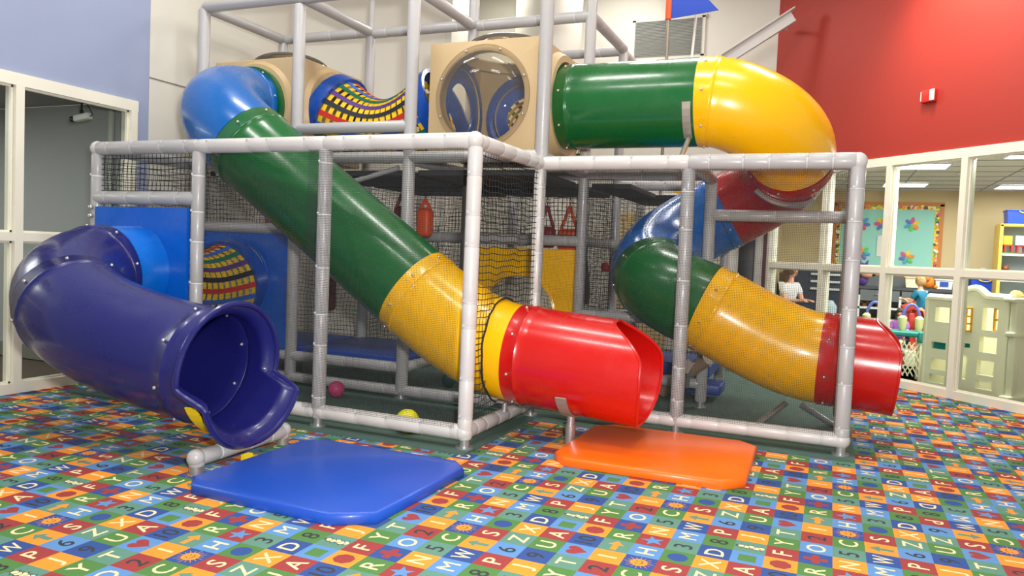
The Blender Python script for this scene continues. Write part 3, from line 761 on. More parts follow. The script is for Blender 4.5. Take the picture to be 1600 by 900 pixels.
MB().sweep([(-6.3, 11.2, 1.1), (-6.3, 11.2, 1.75)], .16, seg=12).box((-6.3, 11.1, 1.72), (.5, 1.3, .12)).build('support_post', STEEL, s1)

# slide 2: green straight, yellow elbow, spiral of red, blue, green, then yellow and red exit
s2 = thing('tube_slide', 'spiral tube slide on the right: green run, yellow elbow, red exit past the corner post', 'slide', (3, 22, 0))
a0 = Vector((-6.6, 19.5, 18.35)); cx, cy, RR = 2.35, 23.5, 3.98
zt = {-1: 18.35, 0: 18.35, 1: 15.9, 2: 12.75, 3: 9.15, 4: 6.72, 5: 4.3}
def zf(q):   # Catmull-Rom through the joint heights
    i = int(math.floor(q)); t = q - i; p = [zt[max(-1, min(5, i + k))] for k in (-1, 0, 1, 2)]
    return .5 * ((2 * p[1]) + (-p[0] + p[2]) * t + (2 * p[0] - 5 * p[1] + 4 * p[2] - p[3]) * t * t + (-p[0] + 3 * p[1] - 3 * p[2] + p[3]) * t ** 3)
def hel(q): a = q * PI / 2; return Vector((cx + RR * math.sin(a), cy - RR * math.cos(a), zf(q)))
section(s2, line(a0, (1.55, 19.5, 18.35), 16), P_GREEN, c1=False, bphase=.75)
section(s2, line((1.55, 19.5, 18.35), (2.2, 19.5, 18.35), 2) + [hel(q / 20) for q in range(1, 21)], P_YEL, c1=False, bphase=.9)
section(s2, [hel(1 + q / 20) for q in range(0, 21)], P_RED2, c1=False)
section(s2, [hel(2 + q / 20) for q in range(0, 27)], P_BLUE, c1=False)
section(s2, [hel(3.3 + q / 20) for q in range(0, 15)], P_GREEN, c1=False)
yd = (hel(4.0) - hel(3.95)).normalized(); x2 = Vector((8.7, 19.95, 4.3)); xd2 = Vector((1, -.06, -.055)).normalized()
section(s2, hermite(hel(4), yd * 6, x2, xd2 * 7, 30), P_YEL, c1=False)
pf2 = lambda t: 2.5 + 1.3 * sm(12, 72, th_abs(t)) - .12 * sm(90, 180, th_abs(t))
exit_chute(s2, x2, xd2, P_RED, 4, pf2)
# brackets
sad = MB(); arc = [Vector((1.2, 19.5 - 2.6 * math.sin(a), 18.35 + 2.6 * math.cos(a))) for a in [math.radians(d) for d in range(100, 156, 8)]]
for a, b in zip(arc[:-1], arc[1:]): c = (a + b) / 2; dv = b - a; sad.box(c, (.45, dv.length * 1.1, .08), Matrix.Rotation(math.atan2(dv.z, dv.y), 3, 'X'))
sad.build('saddle', bd, s2)
MB().sweep([(1.25, 15.9, 14.7), (1.25, 17.9, 16.05)], .14, seg=12).build('support_post', STEEL, s2)
arc = []
for k in range(0, 15):
    t = math.radians(150 + 80 * k / 14); c = hel(1.22); T = (hel(1.25) - hel(1.2)).normalized(); N = (Vector((0, 0, 1)) - T * T.z).normalized(); B = T.cross(N)
    arc.append(c + (N * math.cos(t) + B * math.sin(t)) * (TR + .1))
MB().sweep(arc, .2, seg=8).build('saddle', STEEL, s2)
MB().box((1.3, 21.3, 2.95), (.5, .5, .7), Matrix.Rotation(.5, 3, 'Y')).build('saddle', bd, s2)
MB().sweep([(1.2, 21.9, 1.6), (1.5, 21.2, 3.2)], .14, seg=10).build('support_post', STEEL, s2)

# slide 3: navy slide at the left
s3 = thing('tube_slide', 'short navy blue tube slide curling out of the blue panel at the left', 'slide', (-23, 2, 0))
p0 = Vector((-27.3, 6.7, 7.5)); p1 = Vector((-27.4, 4.7, 7.4))
P_LB = plastic('light_blue_plastic', (4, 104, 204))
section(s3, line(p0, p1, 6), P_LB, c0=False, c1=False, name='stub_tube', r=TR)
m1 = Vector((-25.0, .9, 6.0)); e3 = Vector((-16.8, .65, 3.93)); ed = Vector((1, 0, -.1)).normalized()
mdv = Vector((.86, -.42, -.38)).normalized()
section(s3, hermite(p1, (0, -5.6, -.6), m1, mdv * 4.6, 24), P_NAVY, c1=False, r=TR + .06)
section(s3, hermite(m1, mdv * 8, e3, ed * 8, 30), P_NAVY, c1=False, r=TR + .06)
pf3 = lambda t: 2.0 + 1.5 * sm(97, 110, th_abs(t)) - .12 * sm(150, 180, th_abs(t))
exit_chute(s3, e3, ed, P_NAVY, 4, pf3, flare=.48, r=TR + .03)
# yellow bracket and padded support bar under the navy exit
yb = mat('yellow_steel', (238, 206, 20), rough=.35)
sad = MB(); arc = [(-14.5, .55 + 2.62 * math.cos(a), 3.7 + 2.62 * math.sin(a)) for a in [math.radians(d) for d in range(206, 262, 7)]]
for a, b in zip(arc[:-1], arc[1:]):
    c = (Vector(a) + Vector(b)) / 2; dv = Vector(b) - Vector(a); sad.box(c, (.62, dv.length * 1.1, .08), Matrix.Rotation(math.atan2(dv.z, dv.y), 3, 'X'))
sad.build('saddle', yb, s3); MB().box((-13.5, .35, .2), (.25, .45, .3)).build('tab', yb, s3)
sb = thing('support_bar', 'low grey padded bar on two feet under the mouth of the navy slide', 'bar', (-13.8, .75, 0))
def pad_to(root, a, b, r, ties, m, tm, name):
    global fr
    keep = fr; fr = root; o = padded(a, b, r, ties, m, tm, name); fr = keep; return o
pad_to(sb, (-14.0, -2.0, .62), (-14.15, 3.5, .62), .32, 1.5, PAD, TIE, 'bar')
for (x, y) in ((-13.98, -1.95), (-14.15, 3.4)):
    pad_to(sb, (x, y, .3), (x, y, .8), .32, 0, PAD, TIE, 'leg'); MB().sweep([(x, y, .02), (x, y, .45)], .29, seg=16).build('foot', STEEL, sb)
MB().ball((-13.98, -2.0, .66), .36).build('end_cap', PAD, sb); MB().ball((-14.15, 3.45, .66), .36).build('end_cap', PAD, sb)

# ------------------------------------------------------------------ crash mats
def crash_mat(pts, h, m, label):
    n = len(pts); c = Vector((sum(p[0] for p in pts) / n, sum(p[1] for p in pts) / n, 0)); mb = MB(); rows = []
    for (z, k) in ((.02, .02), (.06, 0), (h - .14, 0), (h - .04, .05), (h, .16)):
        rows.append([Vector((p[0], p[1], z)) + (c - Vector((p[0], p[1], 0))).normalized() * k for p in pts])
    vs = [v for r in rows for v in r]; fs = [tuple(range(n))[::-1], tuple((len(rows) - 1) * n + i for i in range(n))]
    for i in range(len(rows) - 1):
        for k in range(n): l = (k + 1) % n; fs.append((i * n + k, i * n + l, (i + 1) * n + l, (i + 1) * n + k))
    return tag(mb.add(vs, fs).build('crash_mat', m, angle=60), label, 'mat')
def chamf(x0, x1, y0, y1, c): return [(x0 + c, y0), (x1 - c, y0), (x1, y0 + c), (x1, y1 - c), (x1 - c, y1), (x0 + c, y1), (x0, y1 - c), (x0, y0 + c)]
BM = mat('blue_vinyl_mat', (22, 74, 178), rough=.4, bump=.15, bscale=6, var=.04, coat=.1); OM = mat('orange_vinyl_mat', (252, 108, 14), rough=.35, bump=.15, bscale=6, var=.03, coat=.1)
crash_mat([(-12.2, -3.95), (-6.0, -4.1), (-4.7, -3.2), (-4.55, 3.1), (-5.3, 3.95), (-12.3, 3.95), (-12.95, 3.2), (-12.95, -3.2)], .42, BM, 'blue vinyl crash mat on the carpet below the navy slide')
crash_mat([(-1.4, 6.75), (5.3, 6.85), (6.15, 7.7), (6.1, 13.9), (5.3, 14.65), (-1.3, 14.6), (-2.2, 13.8), (-2.2, 7.6)], .42, OM, 'bright orange crash mat on the carpet below the red slide exit')

# ------------------------------------------------------------------ balls
def pball(x, y, z, r, m, label):
    mb = MB().ball((x, y, z), r, u=28, v=18); o = mb.build('play_ball', m); tag(o, label, 'ball'); return o
pball(-18.4, 13.4, .62, .5, mat('pink_rubber', (200, 62, 118), rough=.35, bump=.5, bscale=50), 'small pink ball on the green matting behind the net')
pball(-10.2, 8.0, .72, .6, mat('yellow_rubber', (226, 220, 30), rough=.4, var=.25, vscale=14), 'yellow ball resting behind the front bottom rail')
pball(-14.4, 20.5, .62, .5, mat('teal_rubber', (10, 88, 80), rough=.4), 'dark teal ball in the shade under the frame')

# ------------------------------------------------------------------ hanging bags
def bag(x, y, ztop, w, d, h, m, label, chain=2.0, strap=1.2, straps=2, grp=None):
    root = thing('hanging_bag', label, 'punch bag', (x, y, ztop - h), grp)
    mb = MB().box((x, y, ztop - h / 2), (w, d, h), bev=min(w, d) * .3); mb.build('body', m, root)
    s = MB(); top = Vector((x, y, ztop + strap))
    for sx in ([-1, 1] if straps == 2 else [0]):
        a = Vector((x + sx * w * .4, y, ztop - .05)); s.sweep([a, top], .12, seg=6)
    s.build('strap', m, root)
    c = MB(); n = int(chain / .22)
    for k in range(n):
        cc = top + Vector((0, 0, .12 + k * .22)); ax = Vector((1, 0, 0)) if k % 2 else Vector((0, 1, 0))
        c.sweep([cc + ax * .07 * math.cos(t) + Vector((0, 0, .13 * math.sin(t))) for t in [2 * PI * q / 10 for q in range(10)]], .025, seg=5, closed=True)
    c.build('chain', bk, root); return root
ORG = mat('orange_vinyl', (230, 84, 24), rough=.45); DRD = mat('dark_red_vinyl', (110, 18, 30), rough=.45); CRI = mat('crimson_vinyl', (170, 22, 48), rough=.45)
bag(-16.4, 20.0, 12.1, 1.0, .9, 1.9, ORG, 'orange hanging bag on a chain right of the green tube', 1.2, .6)
bag(-18.3, 20.0, 12.2, .8, .8, 1.6, DRD, 'dark red hanging bag half hidden by the green tube', 1.2, .8)
bag(-9.9, 26.0, 11.3, 1.3, 1.0, 1.5, CRI, 'crimson hanging bag behind the mid rail, left of the orange one', .8, 1.5)
bag(-8.2, 26.0, 11.2, 1.5, 1.0, 1.6, ORG, 'orange hanging bag with a crossed strap beside the crimson one', .8, 1.6)
bag(-26.2, 16.6, 11.3, 1.1, .9, 1.6, ORG, 'orange hanging bag behind the rail above the dark blue panel', 1.0, .8)
bag(-27.6, 24.6, 9.6, 1.3, 1.2, 5.4, DRD, 'tall maroon hanging bag behind the post right of the dark blue panel', 2.0, 1.0)
bag(-18.2, 25.2, 7.2, 1.9, 1.2, 2.4, CRI, 'dark crimson bag low down under the green tube', 2.5, 1.5)
cn = thing('hanging_cone', 'slender maroon cone bag hanging beside the inner post', 'punch bag', (-7.3, 27, 5.9))
MB().sweep([(-7.4, 27, 12.2), (-7.35, 27, 9), (-7.3, 27, 6.9), (-7.3, 27, 5.9)], [.05, .3, .52, .5], seg=14).build('body', mat('maroon_vinyl', (72, 30, 34), rough=.5), cn)
MB().sweep([(-7.4, 27, 12.2), (-7.4, 27, 13.9)], .05, seg=6).build('strap', bk, cn)
tag(MB().ball((-6.0, 28.0, 8.6), .36, sc=(1, .5, 1)).build('knob_toy', CRI), 'small crimson knob toy on the net beside the maroon cone', 'toy')

# ------------------------------------------------------------------ flag, poles, vent, beam, alarm
fl = thing('pennant_flag', 'blue triangular pennant with an orange sleeve on a metal pole', 'flag', (-4.0, 36, 14.4))
MB().sweep([(-4.0, 36, 14.4), (-4.1, 36, 31)], .13, seg=12).build('pole', mat('dull_steel', (150, 146, 132), rough=.4, metal=.6), fl)
MB().sweep([(-4.1, 36, 28.35), (-4.1, 36, 31.5)], .24, seg=14).build('sleeve', mat('orange_sleeve', (236, 80, 22), rough=.5), fl)
MB().poly([(-3.9, 36, 28.4), (-3.9, 36, 32.8), (-.2, 36, 28.75)], (0, .05, 0)).build('pennant', mat('blue_cloth', (18, 58, 160), rough=.7), fl)
tag(MB().sweep([(-2.35, 37, 14.4), (-2.35, 37, 24), (-1.95, 37, 31)], .1, seg=10).build('whip_pole', mat('white_pole', (228, 226, 216), rough=.4)), 'thin white pole rising just right of the pennant pole', 'pole')
vt = thing('air_vent', 'grey louvred air vent high on the white back wall', 'vent', (-7.7, 53.4, 30.3))
vb = MB(); x0_, x1_, z0_, z1_ = -11.3, -4.2, 29.9, 33.9
for (cx_, cz_, w_, h_) in (((x0_ + x1_) / 2, z1_, x1_ - x0_ + .5, .35), ((x0_ + x1_) / 2, z0_, x1_ - x0_ + .5, .35), (x0_, (z0_ + z1_) / 2, .35, z1_ - z0_), (x1_, (z0_ + z1_) / 2, .35, z1_ - z0_)): vb.box((cx_, 53.38, cz_), (w_, .2, h_))
vb.build('frame', W_WHITE, vt, smooth=False)
MB().box(((x0_ + x1_) / 2, 53.46, (z0_ + z1_) / 2), (x1_ - x0_, .05, z1_ - z0_)).build('backing', mat('vent_back', (160, 162, 156), rough=.7), vt, smooth=False)
for k in range(25):
    z = z0_ + .25 + k * (z1_ - z0_ - .45) / 24; MB().box(((x0_ + x1_) / 2, 53.3, z), (x1_ - x0_ - .2, .22, .04), Matrix.Rotation(.6, 3, 'X')).build('slat', mat('vent_grey', (178, 180, 174), rough=.5), vt, smooth=False)
A = Vector((-2.2, 49.0, 27.7)); Bq = Vector((4.5, 49.0, 31.8)); dv = (Bq - A); rot = Matrix.Rotation(-math.atan2(dv.z, dv.x), 3, 'Y')
bb = MB(); c = (A + Bq) / 2; L = dv.length; nz = rot @ Vector((0, 0, 1))
bb.box(c, (L, .12, 1.0), rot); bb.box(c + nz * .5 + Vector((0, -.25, 0)), (L + .9, .7, .1), rot); bb.box(c - nz * .5 + Vector((0, -.15, 0)), (L, .4, .08), rot)
for t in (.1, .9): bb.box(A.lerp(Bq, t) + Vector((0, 1.3, 0)), (.25, 2.5, .25))
tag(bb.build('steel_channel', mat('painted_channel', (206, 204, 200), rough=.4), smooth=False), 'pale sloping steel channel fixed high on the wall beside the red paint', 'beam')
al = thing('fire_alarm', 'small red fire alarm with a white strobe on the red wall', 'alarm', (15.1, 41.2, 22.1))
rotw = Matrix.Rotation(-PI / 4, 3, 'Z'); off = Vector((-.7071, -.7071, 0))
c = Vector((15.15, 41.25, 22.6))
MB().box(c + off * .15, (1.2, .35, .95), rotw, bev=.05).build('housing', mat('alarm_red', (206, 38, 30), rough=.4), al)
MB().box(c + off * .36 + Vector((.31, -.31, 0)), (.4, .12, .85), rotw, bev=.04).build('strobe', wh, al)
MB().box(c + off * .34 + Vector((-.38, .38, 0)), (.06, .04, .7), rotw).build('lettering', wh, al, smooth=False)

# ------------------------------------------------------------------ room behind the right glass
BE = mat('beige_room_paint', (216, 194, 152), rough=.8, bump=.03, bscale=100); YW = 72.7
wall('wall_right_room_back', (0, YW), (48, YW), 0, 18.3, BE, side=1)
wall('wall_right_room_left', (3.2, 54), (3.2, YW), 0, 18.3, BE, side=1)
wall('wall_right_room_right', (46, 30), (46, YW), 0, 18.3, mat('pale_room_paint', (206, 208, 204), rough=.8), side=-1)
rf = MB().poly([(3.6, 53.9, -.35), (47, 10.5, -.35), (47, YW, -.35), (3.6, YW, -.35)], (0, 0, .34)); struct(rf, 'floor_right_room', mat('brown_room_carpet', (128, 112, 96), rough=.9, var=.1, vscale=8), smooth=False)
rc = MB().poly([(3.6, 53.9, 18.32), (47, 10.5, 18.32), (47, YW, 18.32), (3.6, YW, 18.32)], (0, 0, .3)); struct(rc, 'ceiling_right_room', mat('tile_white', (232, 232, 226), rough=.9, bump=.1, bscale=90), smooth=False)
gb = MB()
for k in range(1, 11): y = 30 + k * 4.0; gb.box((28, y, 18.3), (42, .1, .05)) if y > 54 else gb.box(((57.5 - y + 47) / 2, y, 18.3), (47 - (57.5 - y), .1, .05))
for k in range(0, 6): x = 7.5 + k * 8.0; ya = max(57.5 - x, 12); gb.box((x, (ya + YW) / 2, 18.3), (.1, YW - ya, .05))
struct(gb, 'trim_3', mat('grid_grey', (150, 152, 148), rough=.6), smooth=False)
LM = mat('light_panel', (255, 255, 250), emit=(255, 252, 240), estr=7.0)
def clight(x, y, w, d, label):
    t = thing('ceiling_light', label, 'light', (x, y, 18.2), 'fluorescent panels in the glazed room')
    MB().box((x, y, 18.24), (w, d, .06)).build('diffuser', LM, t, smooth=False)
    f = MB()
    for sx in (-1, 1): f.box((x + sx * (w / 2 + .08), y, 18.24), (.16, d + .3, .12))
    for sy in (-1, 1): f.box((x, y + sy * (d / 2 + .08), 18.24), (w + .3, .16, .12))
    f.build('frame', wh, t, smooth=False)
clight(15.6, 49.3, 4.0, 3.6, 'bright ceiling panel above the bulletin board, nearest the glass'); clight(15.6, 65.5, 4.0, 3.6, 'bright ceiling panel farthest back above the bulletin board')
clight(26.5, 67.5, 4.4, 3.6, 'bright ceiling panel above the yellow shelf'); clight(22.6, 43.4, 3.6, 2.0, 'ceiling panel cut by the top right window frame')
for (x, y) in ((36, 50), (34, 60)): clight(x, y, 4, 3.6, 'ceiling panel in the right of the glazed room, out past the last mullion')
dt = thing('smoke_detector', 'small round smoke detector on the ceiling of the glazed room', 'detector', (19.3, 55, 18.1)); MB().sweep([(19.3, 55, 18.3), (19.3, 55, 18.05)], [.4, .3], seg=18).build('body', wh, dt)
# bulletin board
bbd = thing('bulletin_board', 'turquoise bulletin board with paper flowers and an orange frame', 'board', (14.5, YW - .2, 8.6))
X0, X1, Zb, Zt = 9.0, 20.0, 8.55, 16.75; yb_ = YW - .12
MB().box(((X0 + X1) / 2, yb_, (Zb + Zt) / 2), (X1 - X0, .1, Zt - Zb)).build('backing', mat('turquoise_paper', (152, 210, 200), rough=.8, var=.03), bbd, smooth=False)
fo = MB(); wd = mat('orange_wood', (196, 120, 50), rough=.5)
for (a, b, c, d) in (((X0 + X1) / 2, Zt, X1 - X0 + .5, .45), ((X0 + X1) / 2, Zb, X1 - X0 + .5, .45), (X0, (Zb + Zt) / 2, .45, Zt - Zb), (X1, (Zb + Zt) / 2, .45, Zt - Zb)): fo.box((a, yb_ - .08, b), (c, .2, d))
fo.build('frame', wd, bbd, smooth=False)
bo = MB(); pal = [(244, 216, 70), (222, 96, 120), (90, 80, 86), (238, 150, 60), (110, 170, 90), (238, 230, 200)]
pm = [mat('border_%s' % 'abcdef'[i], c, rough=.7) for i, c in enumerate(pal)]
def bdot(x, z): bo.box((x + random.uniform(-.05, .05), yb_ - .1 - random.uniform(0, .08), z + random.uniform(-.06, .06)), (random.uniform(.2, .42), .05, random.uniform(.2, .4)), Matrix.Rotation(random.uniform(0, 3), 3, 'Y'), mi=random.randrange(6))
for (a, b, c, d) in (((X0 + X1) / 2, Zt - .4, X1 - X0 - .5, .5), ((X0 + X1) / 2, Zb + .4, X1 - X0 - .5, .5), (X0 + .42, (Zb + Zt) / 2, .5, Zt - Zb - .5), (X1 - .42, (Zb + Zt) / 2, .5, Zt - Zb - .5)): bo.box((a, yb_ - .07, b), (c, .03, d))
k = X0 + .4
while k < X1 - .3: bdot(k, Zt - .42); bdot(k, Zb + .42); bdot(k + .1, Zt - .3); k += .22
k = Zb + .4
while k < Zt - .3: bdot(X0 + .42, k); bdot(X1 - .42, k); bdot(X1 - .32, k + .1); k += .22
bo.build('border', pm, bbd, smooth=False)
petc = [(232, 196, 60), (206, 88, 140), (110, 112, 184), (74, 160, 200), (96, 196, 96), (240, 138, 60)]
pmt = [mat('petal_%s' % 'abcdef'[i], c, rough=.7) for i, c in enumerate(petc)]
for fi, (x, z, ph) in enumerate(((17.1, 14.45, .4), (16.75, 10.7, 1.3), (14.0, 14.45, 2.1), (12.2, 11.0, 3.0), (12.0, 14.45, 4.0))):
    m_ = MB()
    for k in range(6):
        a = ph + 2 * PI * k / 6; m_.ball((x + .46 * math.cos(a), yb_ - .1 - .02 * k, z + .46 * math.sin(a)), .37, mi=k, u=12, v=8, sc=(1, .06, .58), rot=Matrix.Rotation(-a, 3, 'Y'))
    m_.build('paper_flower', pmt, bbd)
MB().box((13.9, yb_ - .1, 11.9), (.55, .04, 2.4)).build('paper_strip', wh, bbd, smooth=False)
tag(MB().box((24.4, YW - .1, 9.6), (.5, .1, .5), bev=.04).build('wall_outlet', wh), 'small wall outlet right of the bulletin board', 'outlet')
# long grey counter
GC = mat('grey_laminate', (104, 108, 112), rough=.5); GD = mat('dark_laminate', (70, 72, 78), rough=.5)
ct = thing('storage_counter', 'long grey storage counter with drawers and open shelves below the board', 'counter', (15, 70, 0))
MB().box((14.0, 72.1, 7.7), (20.9, .8, 1.6)).build('backsplash', GC, ct, smooth=False)
MB().box((14.0, 70.3, 7.15), (20.9, 4.6, .3)).build('worktop', GD, ct, smooth=False)
for k in range(5):
    x = 5.4 + k * 4.15; d = MB().box((x + .3, 68.2, 6.3), (3.95, .3, 1.2)).build('drawer', GC, ct, smooth=False)
    MB().box((x + .3, 68.0, 6.4), (.8, .12, .12)).build('handle', STEEL, d, smooth=False)
for z in (4.9, 3.6, 2.2, .5): MB().box((14.0, 70, z), (20.9, 4, .22)).build('shelf', wh, ct, smooth=False)
MB().box((14.0, 72, 3.2), (20.9, .2, 6)).build('back_panel', GC, ct, smooth=False)
for k in range(6): MB().box((3.7 + k * 4.12, 70, 3.2), (.25, 4, 6.2)).build('divider', wh, ct, smooth=False)
# toys on the counter shelves
def toy(name, label, cat, mb, mats, grp=None): return tag(mb.build(name, mats), label, cat, grp)
tc_ = [mat('toy_%s' % n, c, rough=.45) for n, c in (('brown', (128, 74, 48)), ('red', (190, 40, 44)), ('pink', (222, 90, 150)), ('purple', (98, 62, 150)), ('green', (60, 140, 60)), ('black', (34, 34, 40)), ('blue', (34, 78, 180)), ('yellow', (232, 196, 60)), ('orange', (234, 130, 40)), ('white', (232, 230, 222)))]
def figure(x, y, z, h, m1_, m2_): return MB().sweep([(x, y, z), (x, y, z + h * .3), (x, y, z + h * .62)], [h * .26, h * .3, h * .12], seg=12, mi=0).ball((x, y, z + h * .78), h * .22, mi=1).box((x - h * .3, y, z + h * .42), (h * .3, h * .16, h * .16), mi=1).box((x + h * .3, y, z + h * .42), (h * .3, h * .16, h * .16), mi=1)
for (x, z, h, a, b, lb) in ((12.6, 5.02, 1.0, 0, 0, 'brown plush figure on the top shelf left of the mullion'), (14.0, 5.02, 1.1, 0, 1, 'brown and red plush figure on the top shelf by the mullion'), (19.3, 5.02, 1.0, 1, 9, 'red and white doll on the top shelf behind the child')):
    toy('toy_figure', lb, 'toy', figure(x, 69, z, h, 0, 1), [tc_[a], tc_[b]])
tr = MB(); tr.sweep([Vector((17.0, 69, 5.7)) + Vector((.5 * math.cos(t), 0, .62 * math.sin(t))) for t in [2 * PI * k / 20 for k in range(20)]], .12, seg=8, closed=True); tr.box((17.0, 69, 5.3), (.7, .5, .5))
toy('ring_toy', 'dark ring shaped toy on the top shelf', 'toy', tr, tc_[5])
toy('toy_box', 'pink toy house on the lower shelf', 'toy', MB().box((17.0, 69, 4.1), (1.0, .9, .8)).poly([(16.4, 68.5, 4.5), (17.6, 68.5, 4.5), (17, 68.5, 4.85)], (0, 1, 0)), tc_[2])
toy('toy_tray', 'purple and orange toy tray on the bottom shelf', 'toy', MB().box((17.3, 69, 2.55), (2.4, 1, .35)).box((17.3, 69, 2.95), (1.8, .9, .4), mi=1), [tc_[3], tc_[8]])
def bin_(x, y, z, w, d, h, m, label, grp=None, handle=True):
    t = thing('storage_bin', label, 'bin', (x, y, z), grp)
    n = MB(); n.poly([(x - w / 2 + .12, y - d / 2, z), (x + w / 2 - .12, y - d / 2, z), (x + w / 2, y - d / 2, z + h), (x - w / 2, y - d / 2, z + h)], (0, d, 0)); n.box((x, y, z + h), (w + .16, d + .16, .16), bev=.04); n.build('tub', m, t)
    if handle: MB().sweep(hermite((x - w * .22, y - d / 2 - .08, z + h - .05), (0, -.2, -.9), (x + w * .22, y - d / 2 - .08, z + h - .05), (0, .2, .9), 10), .07, seg=8).build('handle', tc_[7], t)
    return t
P_BIN = mat('bin_blue', (24, 70, 200), rough=.35)
bin_(23.9, 69.2, 7.35, 2.5, 2.2, 1.3, P_BIN, 'blue storage bin with yellow handle on the counter by the mullion')
bin_(26.9, 66.9, 14.35, 3.6, 2.0, 1.4, P_BIN, 'blue storage bin on top of the yellow shelf')
bin_(20.2, 69.2, 7.35, 1.7, 1.6, 1.0, wh, 'white box with a small picture on the counter', handle=False)
toy('picture_label', 'small blue drawing on the front of the white box', 'picture', MB().box((20.2, 68.32, 7.9), (.8, .03, .5)), tc_[6])
bin_(17.2, 69.2, 7.35, 1.5, 1.6, 1.1, mat('cream_bin', (226, 220, 196), rough=.5), 'cream box on the counter left of the child', handle=False)
toy('toy_lion', 'round orange plush toy on the counter beside the white box', 'toy', MB().ball((18.75, 68.8, 8.0), .65, sc=(1, .8, 1)).ball((18.5, 68.4, 8.45), .4).ball((19.4, 68.4, 7.55), .22), tc_[8])
toy('toy_block', 'small yellow green toy at the end of the counter', 'toy', MB().box((21.6, 68.8, 7.75), (.7, .7, .8), bev=.1), mat('lime', (170, 180, 80), rough=.5))
# yellow shelf unit
YSH = mat('yellow_laminate', (232, 190, 84), rough=.5)
ysf = thing('toy_shelf', 'tall yellow shelf unit with toys at the right edge', 'shelf', (27.8, 67.2, 0))
for x in (24.7, 31.0): MB().box((x, 67.2, 7.15), (.3, 2.8, 14.3)).build('side_panel', YSH, ysf, smooth=False)
MB().box((27.85, 68.5, 7.15), (6.2, .15, 14.2)).build('back_panel', mat('pale_blue_grey', (168, 186, 196), rough=.7), ysf, smooth=False)
MB().box((27.85, 67.2, 14.25), (6.5, 2.8, .25)).build('top', YSH, ysf, smooth=False)
for z in (11.25, 8.6, 5.5, 2.5): MB().box((27.85, 67.2, z), (6.1, 2.7, .2)).build('shelf', wh, ysf, smooth=False)
def playchair(x, z, a, b):
    m_ = MB()
    for sx in (-1, 1):
        for sy in (-1, 1): m_.box((x + sx * .3, 66.8 + sy * .3, z + .4), (.14, .14, .8), mi=0)
    m_.box((x, 66.8, z + .85), (.8, .8, .15), mi=0); m_.box((x, 67.1, z + 1.4), (.85, .12, 1.0), mi=1, bev=.05); return m_
toy('toy_house', 'small white and red toy house on the upper yellow shelf', 'toy', playchair(26.6, 11.35, 0, 1), [tc_[1], tc_[9]])
toy('toy_house', 'small red toy with a yellow roof on the upper yellow shelf', 'toy', playchair(25.5, 11.35, 0, 1), [tc_[1], tc_[7]])
toy('play_board', 'green toy base plate under the toy houses', 'toy', MB().box((26.6, 66.3, 11.42), (3.4, .9, .12)), tc_[4])
for i, (x, z, h, a, b, lb) in enumerate(((25.4, 8.7, 1.5, 1, 0, 'dark red doll at the left of the middle yellow shelf'), (26.3, 8.7, 1.0, 6, 2, 'blue and pink toy on the middle yellow shelf'), (27.2, 8.7, 1.1, 2, 7, 'pink toy with a yellow top on the middle yellow shelf'), (28.2, 8.7, 1.3, 1, 7, 'red and yellow toy at the right of the middle yellow shelf'))):
    toy('toy_figure', lb, 'toy', figure(x, 66.6, z, h, 0, 1), [tc_[a], tc_[b]])
# shelving seen through the net
nv = thing('shelf_unit', 'dark shelf unit with white rungs seen through the net behind the glass', 'shelf', (8.3, 66.4, 0))
MB().box((8.2, 66.4, 4.5), (6, 1.4, 9)).build('case', mat('navy_grey', (46, 52, 72), rough=.6), nv, smooth=False)
for z in (8.4, 7.6, 6.8): MB().box((8.4, 65.6, z), (3.0, .3, .22)).build('rung', wh, nv, smooth=False)
tag(MB().sweep([(8.9, 60, 0), (8.9, 60, 2.6), (8.9, 60, 5.2), (8.9, 60, 5.8)], [.5, .75, .8, .4], seg=20).build('water_bottle', mat('pale_blue_plastic', (160, 176, 184), rough=.4)), 'pale rounded container standing in the glazed room behind the net', 'container')
# purple toy hanging near the glass
pt = thing('stuffed_toy', 'purple and peach soft toy on the counter just right of the corner post', 'toy', (12.3, 68.8, 7.3))
MB().ball((12.2, 69, 8.0), .7, sc=(.9, .8, 1)).ball((12.2, 69, 9.3), .55).sweep([(12.0, 69, 9.6), (11.9, 69, 10.3)], [.22, .04], seg=8).sweep([(12.5, 69, 9.6), (12.7, 69, 10.2)], [.22, .04], seg=8).build('body', tc_[3], pt)
MB().ball((12.6, 68.5, 8.6), .56, sc=(1.2, .8, .8)).build('face', mat('peach', (226, 160, 130), rough=.6), pt)
MB().ball((13.3, 68.4, 8.6), .2).build('nose', tc_[5], pt)

# playhouse
PH = mat('cream_plastic', (242, 238, 206), rough=.45, bump=.08, bscale=30); TL = mat('teal_plastic', (12, 132, 128), rough=.4)
ph = thing('playhouse', 'large cream plastic playhouse standing behind the right glass', 'playhouse', (19, 42, 0))
PA = Vector((16.1, 43.45, 0)); PB = Vector((20.95, 38.95, 0)); du = (PB - PA).normalized(); LW = (PB - PA).length; back = Vector((-du.y, du.x, 0))
def W(s, t, dp=0): q = PA + du * s + back * dp; return Vector((q.x, q.y, t))
def hh(s):   # top outline of the front wall
    if s < 2.3: return 7.15
    return 7.2 + .85 * math.sin(min(1, (s - 2.3) / 1.5) * PI / 2) if s < 3.9 else (8.05 - .55 * sm(3.9, 4.9, s) if s < 5 else 7.5)
wins = [(.75, 1.95, 5.35, 6.5), (.6, 1.8, 3.2, 3.75), (.65, 1.9, 1.6, 2.45), (.6, 1.85, .55, 1.2), (4.55, 5.7, 5.1, 6.75), (4.45, 5.75, 3.45, 4.6), (4.35, 5.65, 1.75, 2.85), (4.35, 5.6, .7, 1.35), (2.8, 3.75, 4.9, 6.6), (2.7, 3.55, 1.2, 3.0), (3.2, 3.75, 3.62, 3.95), (2.3, 2.6, 3.62, 3.95)]
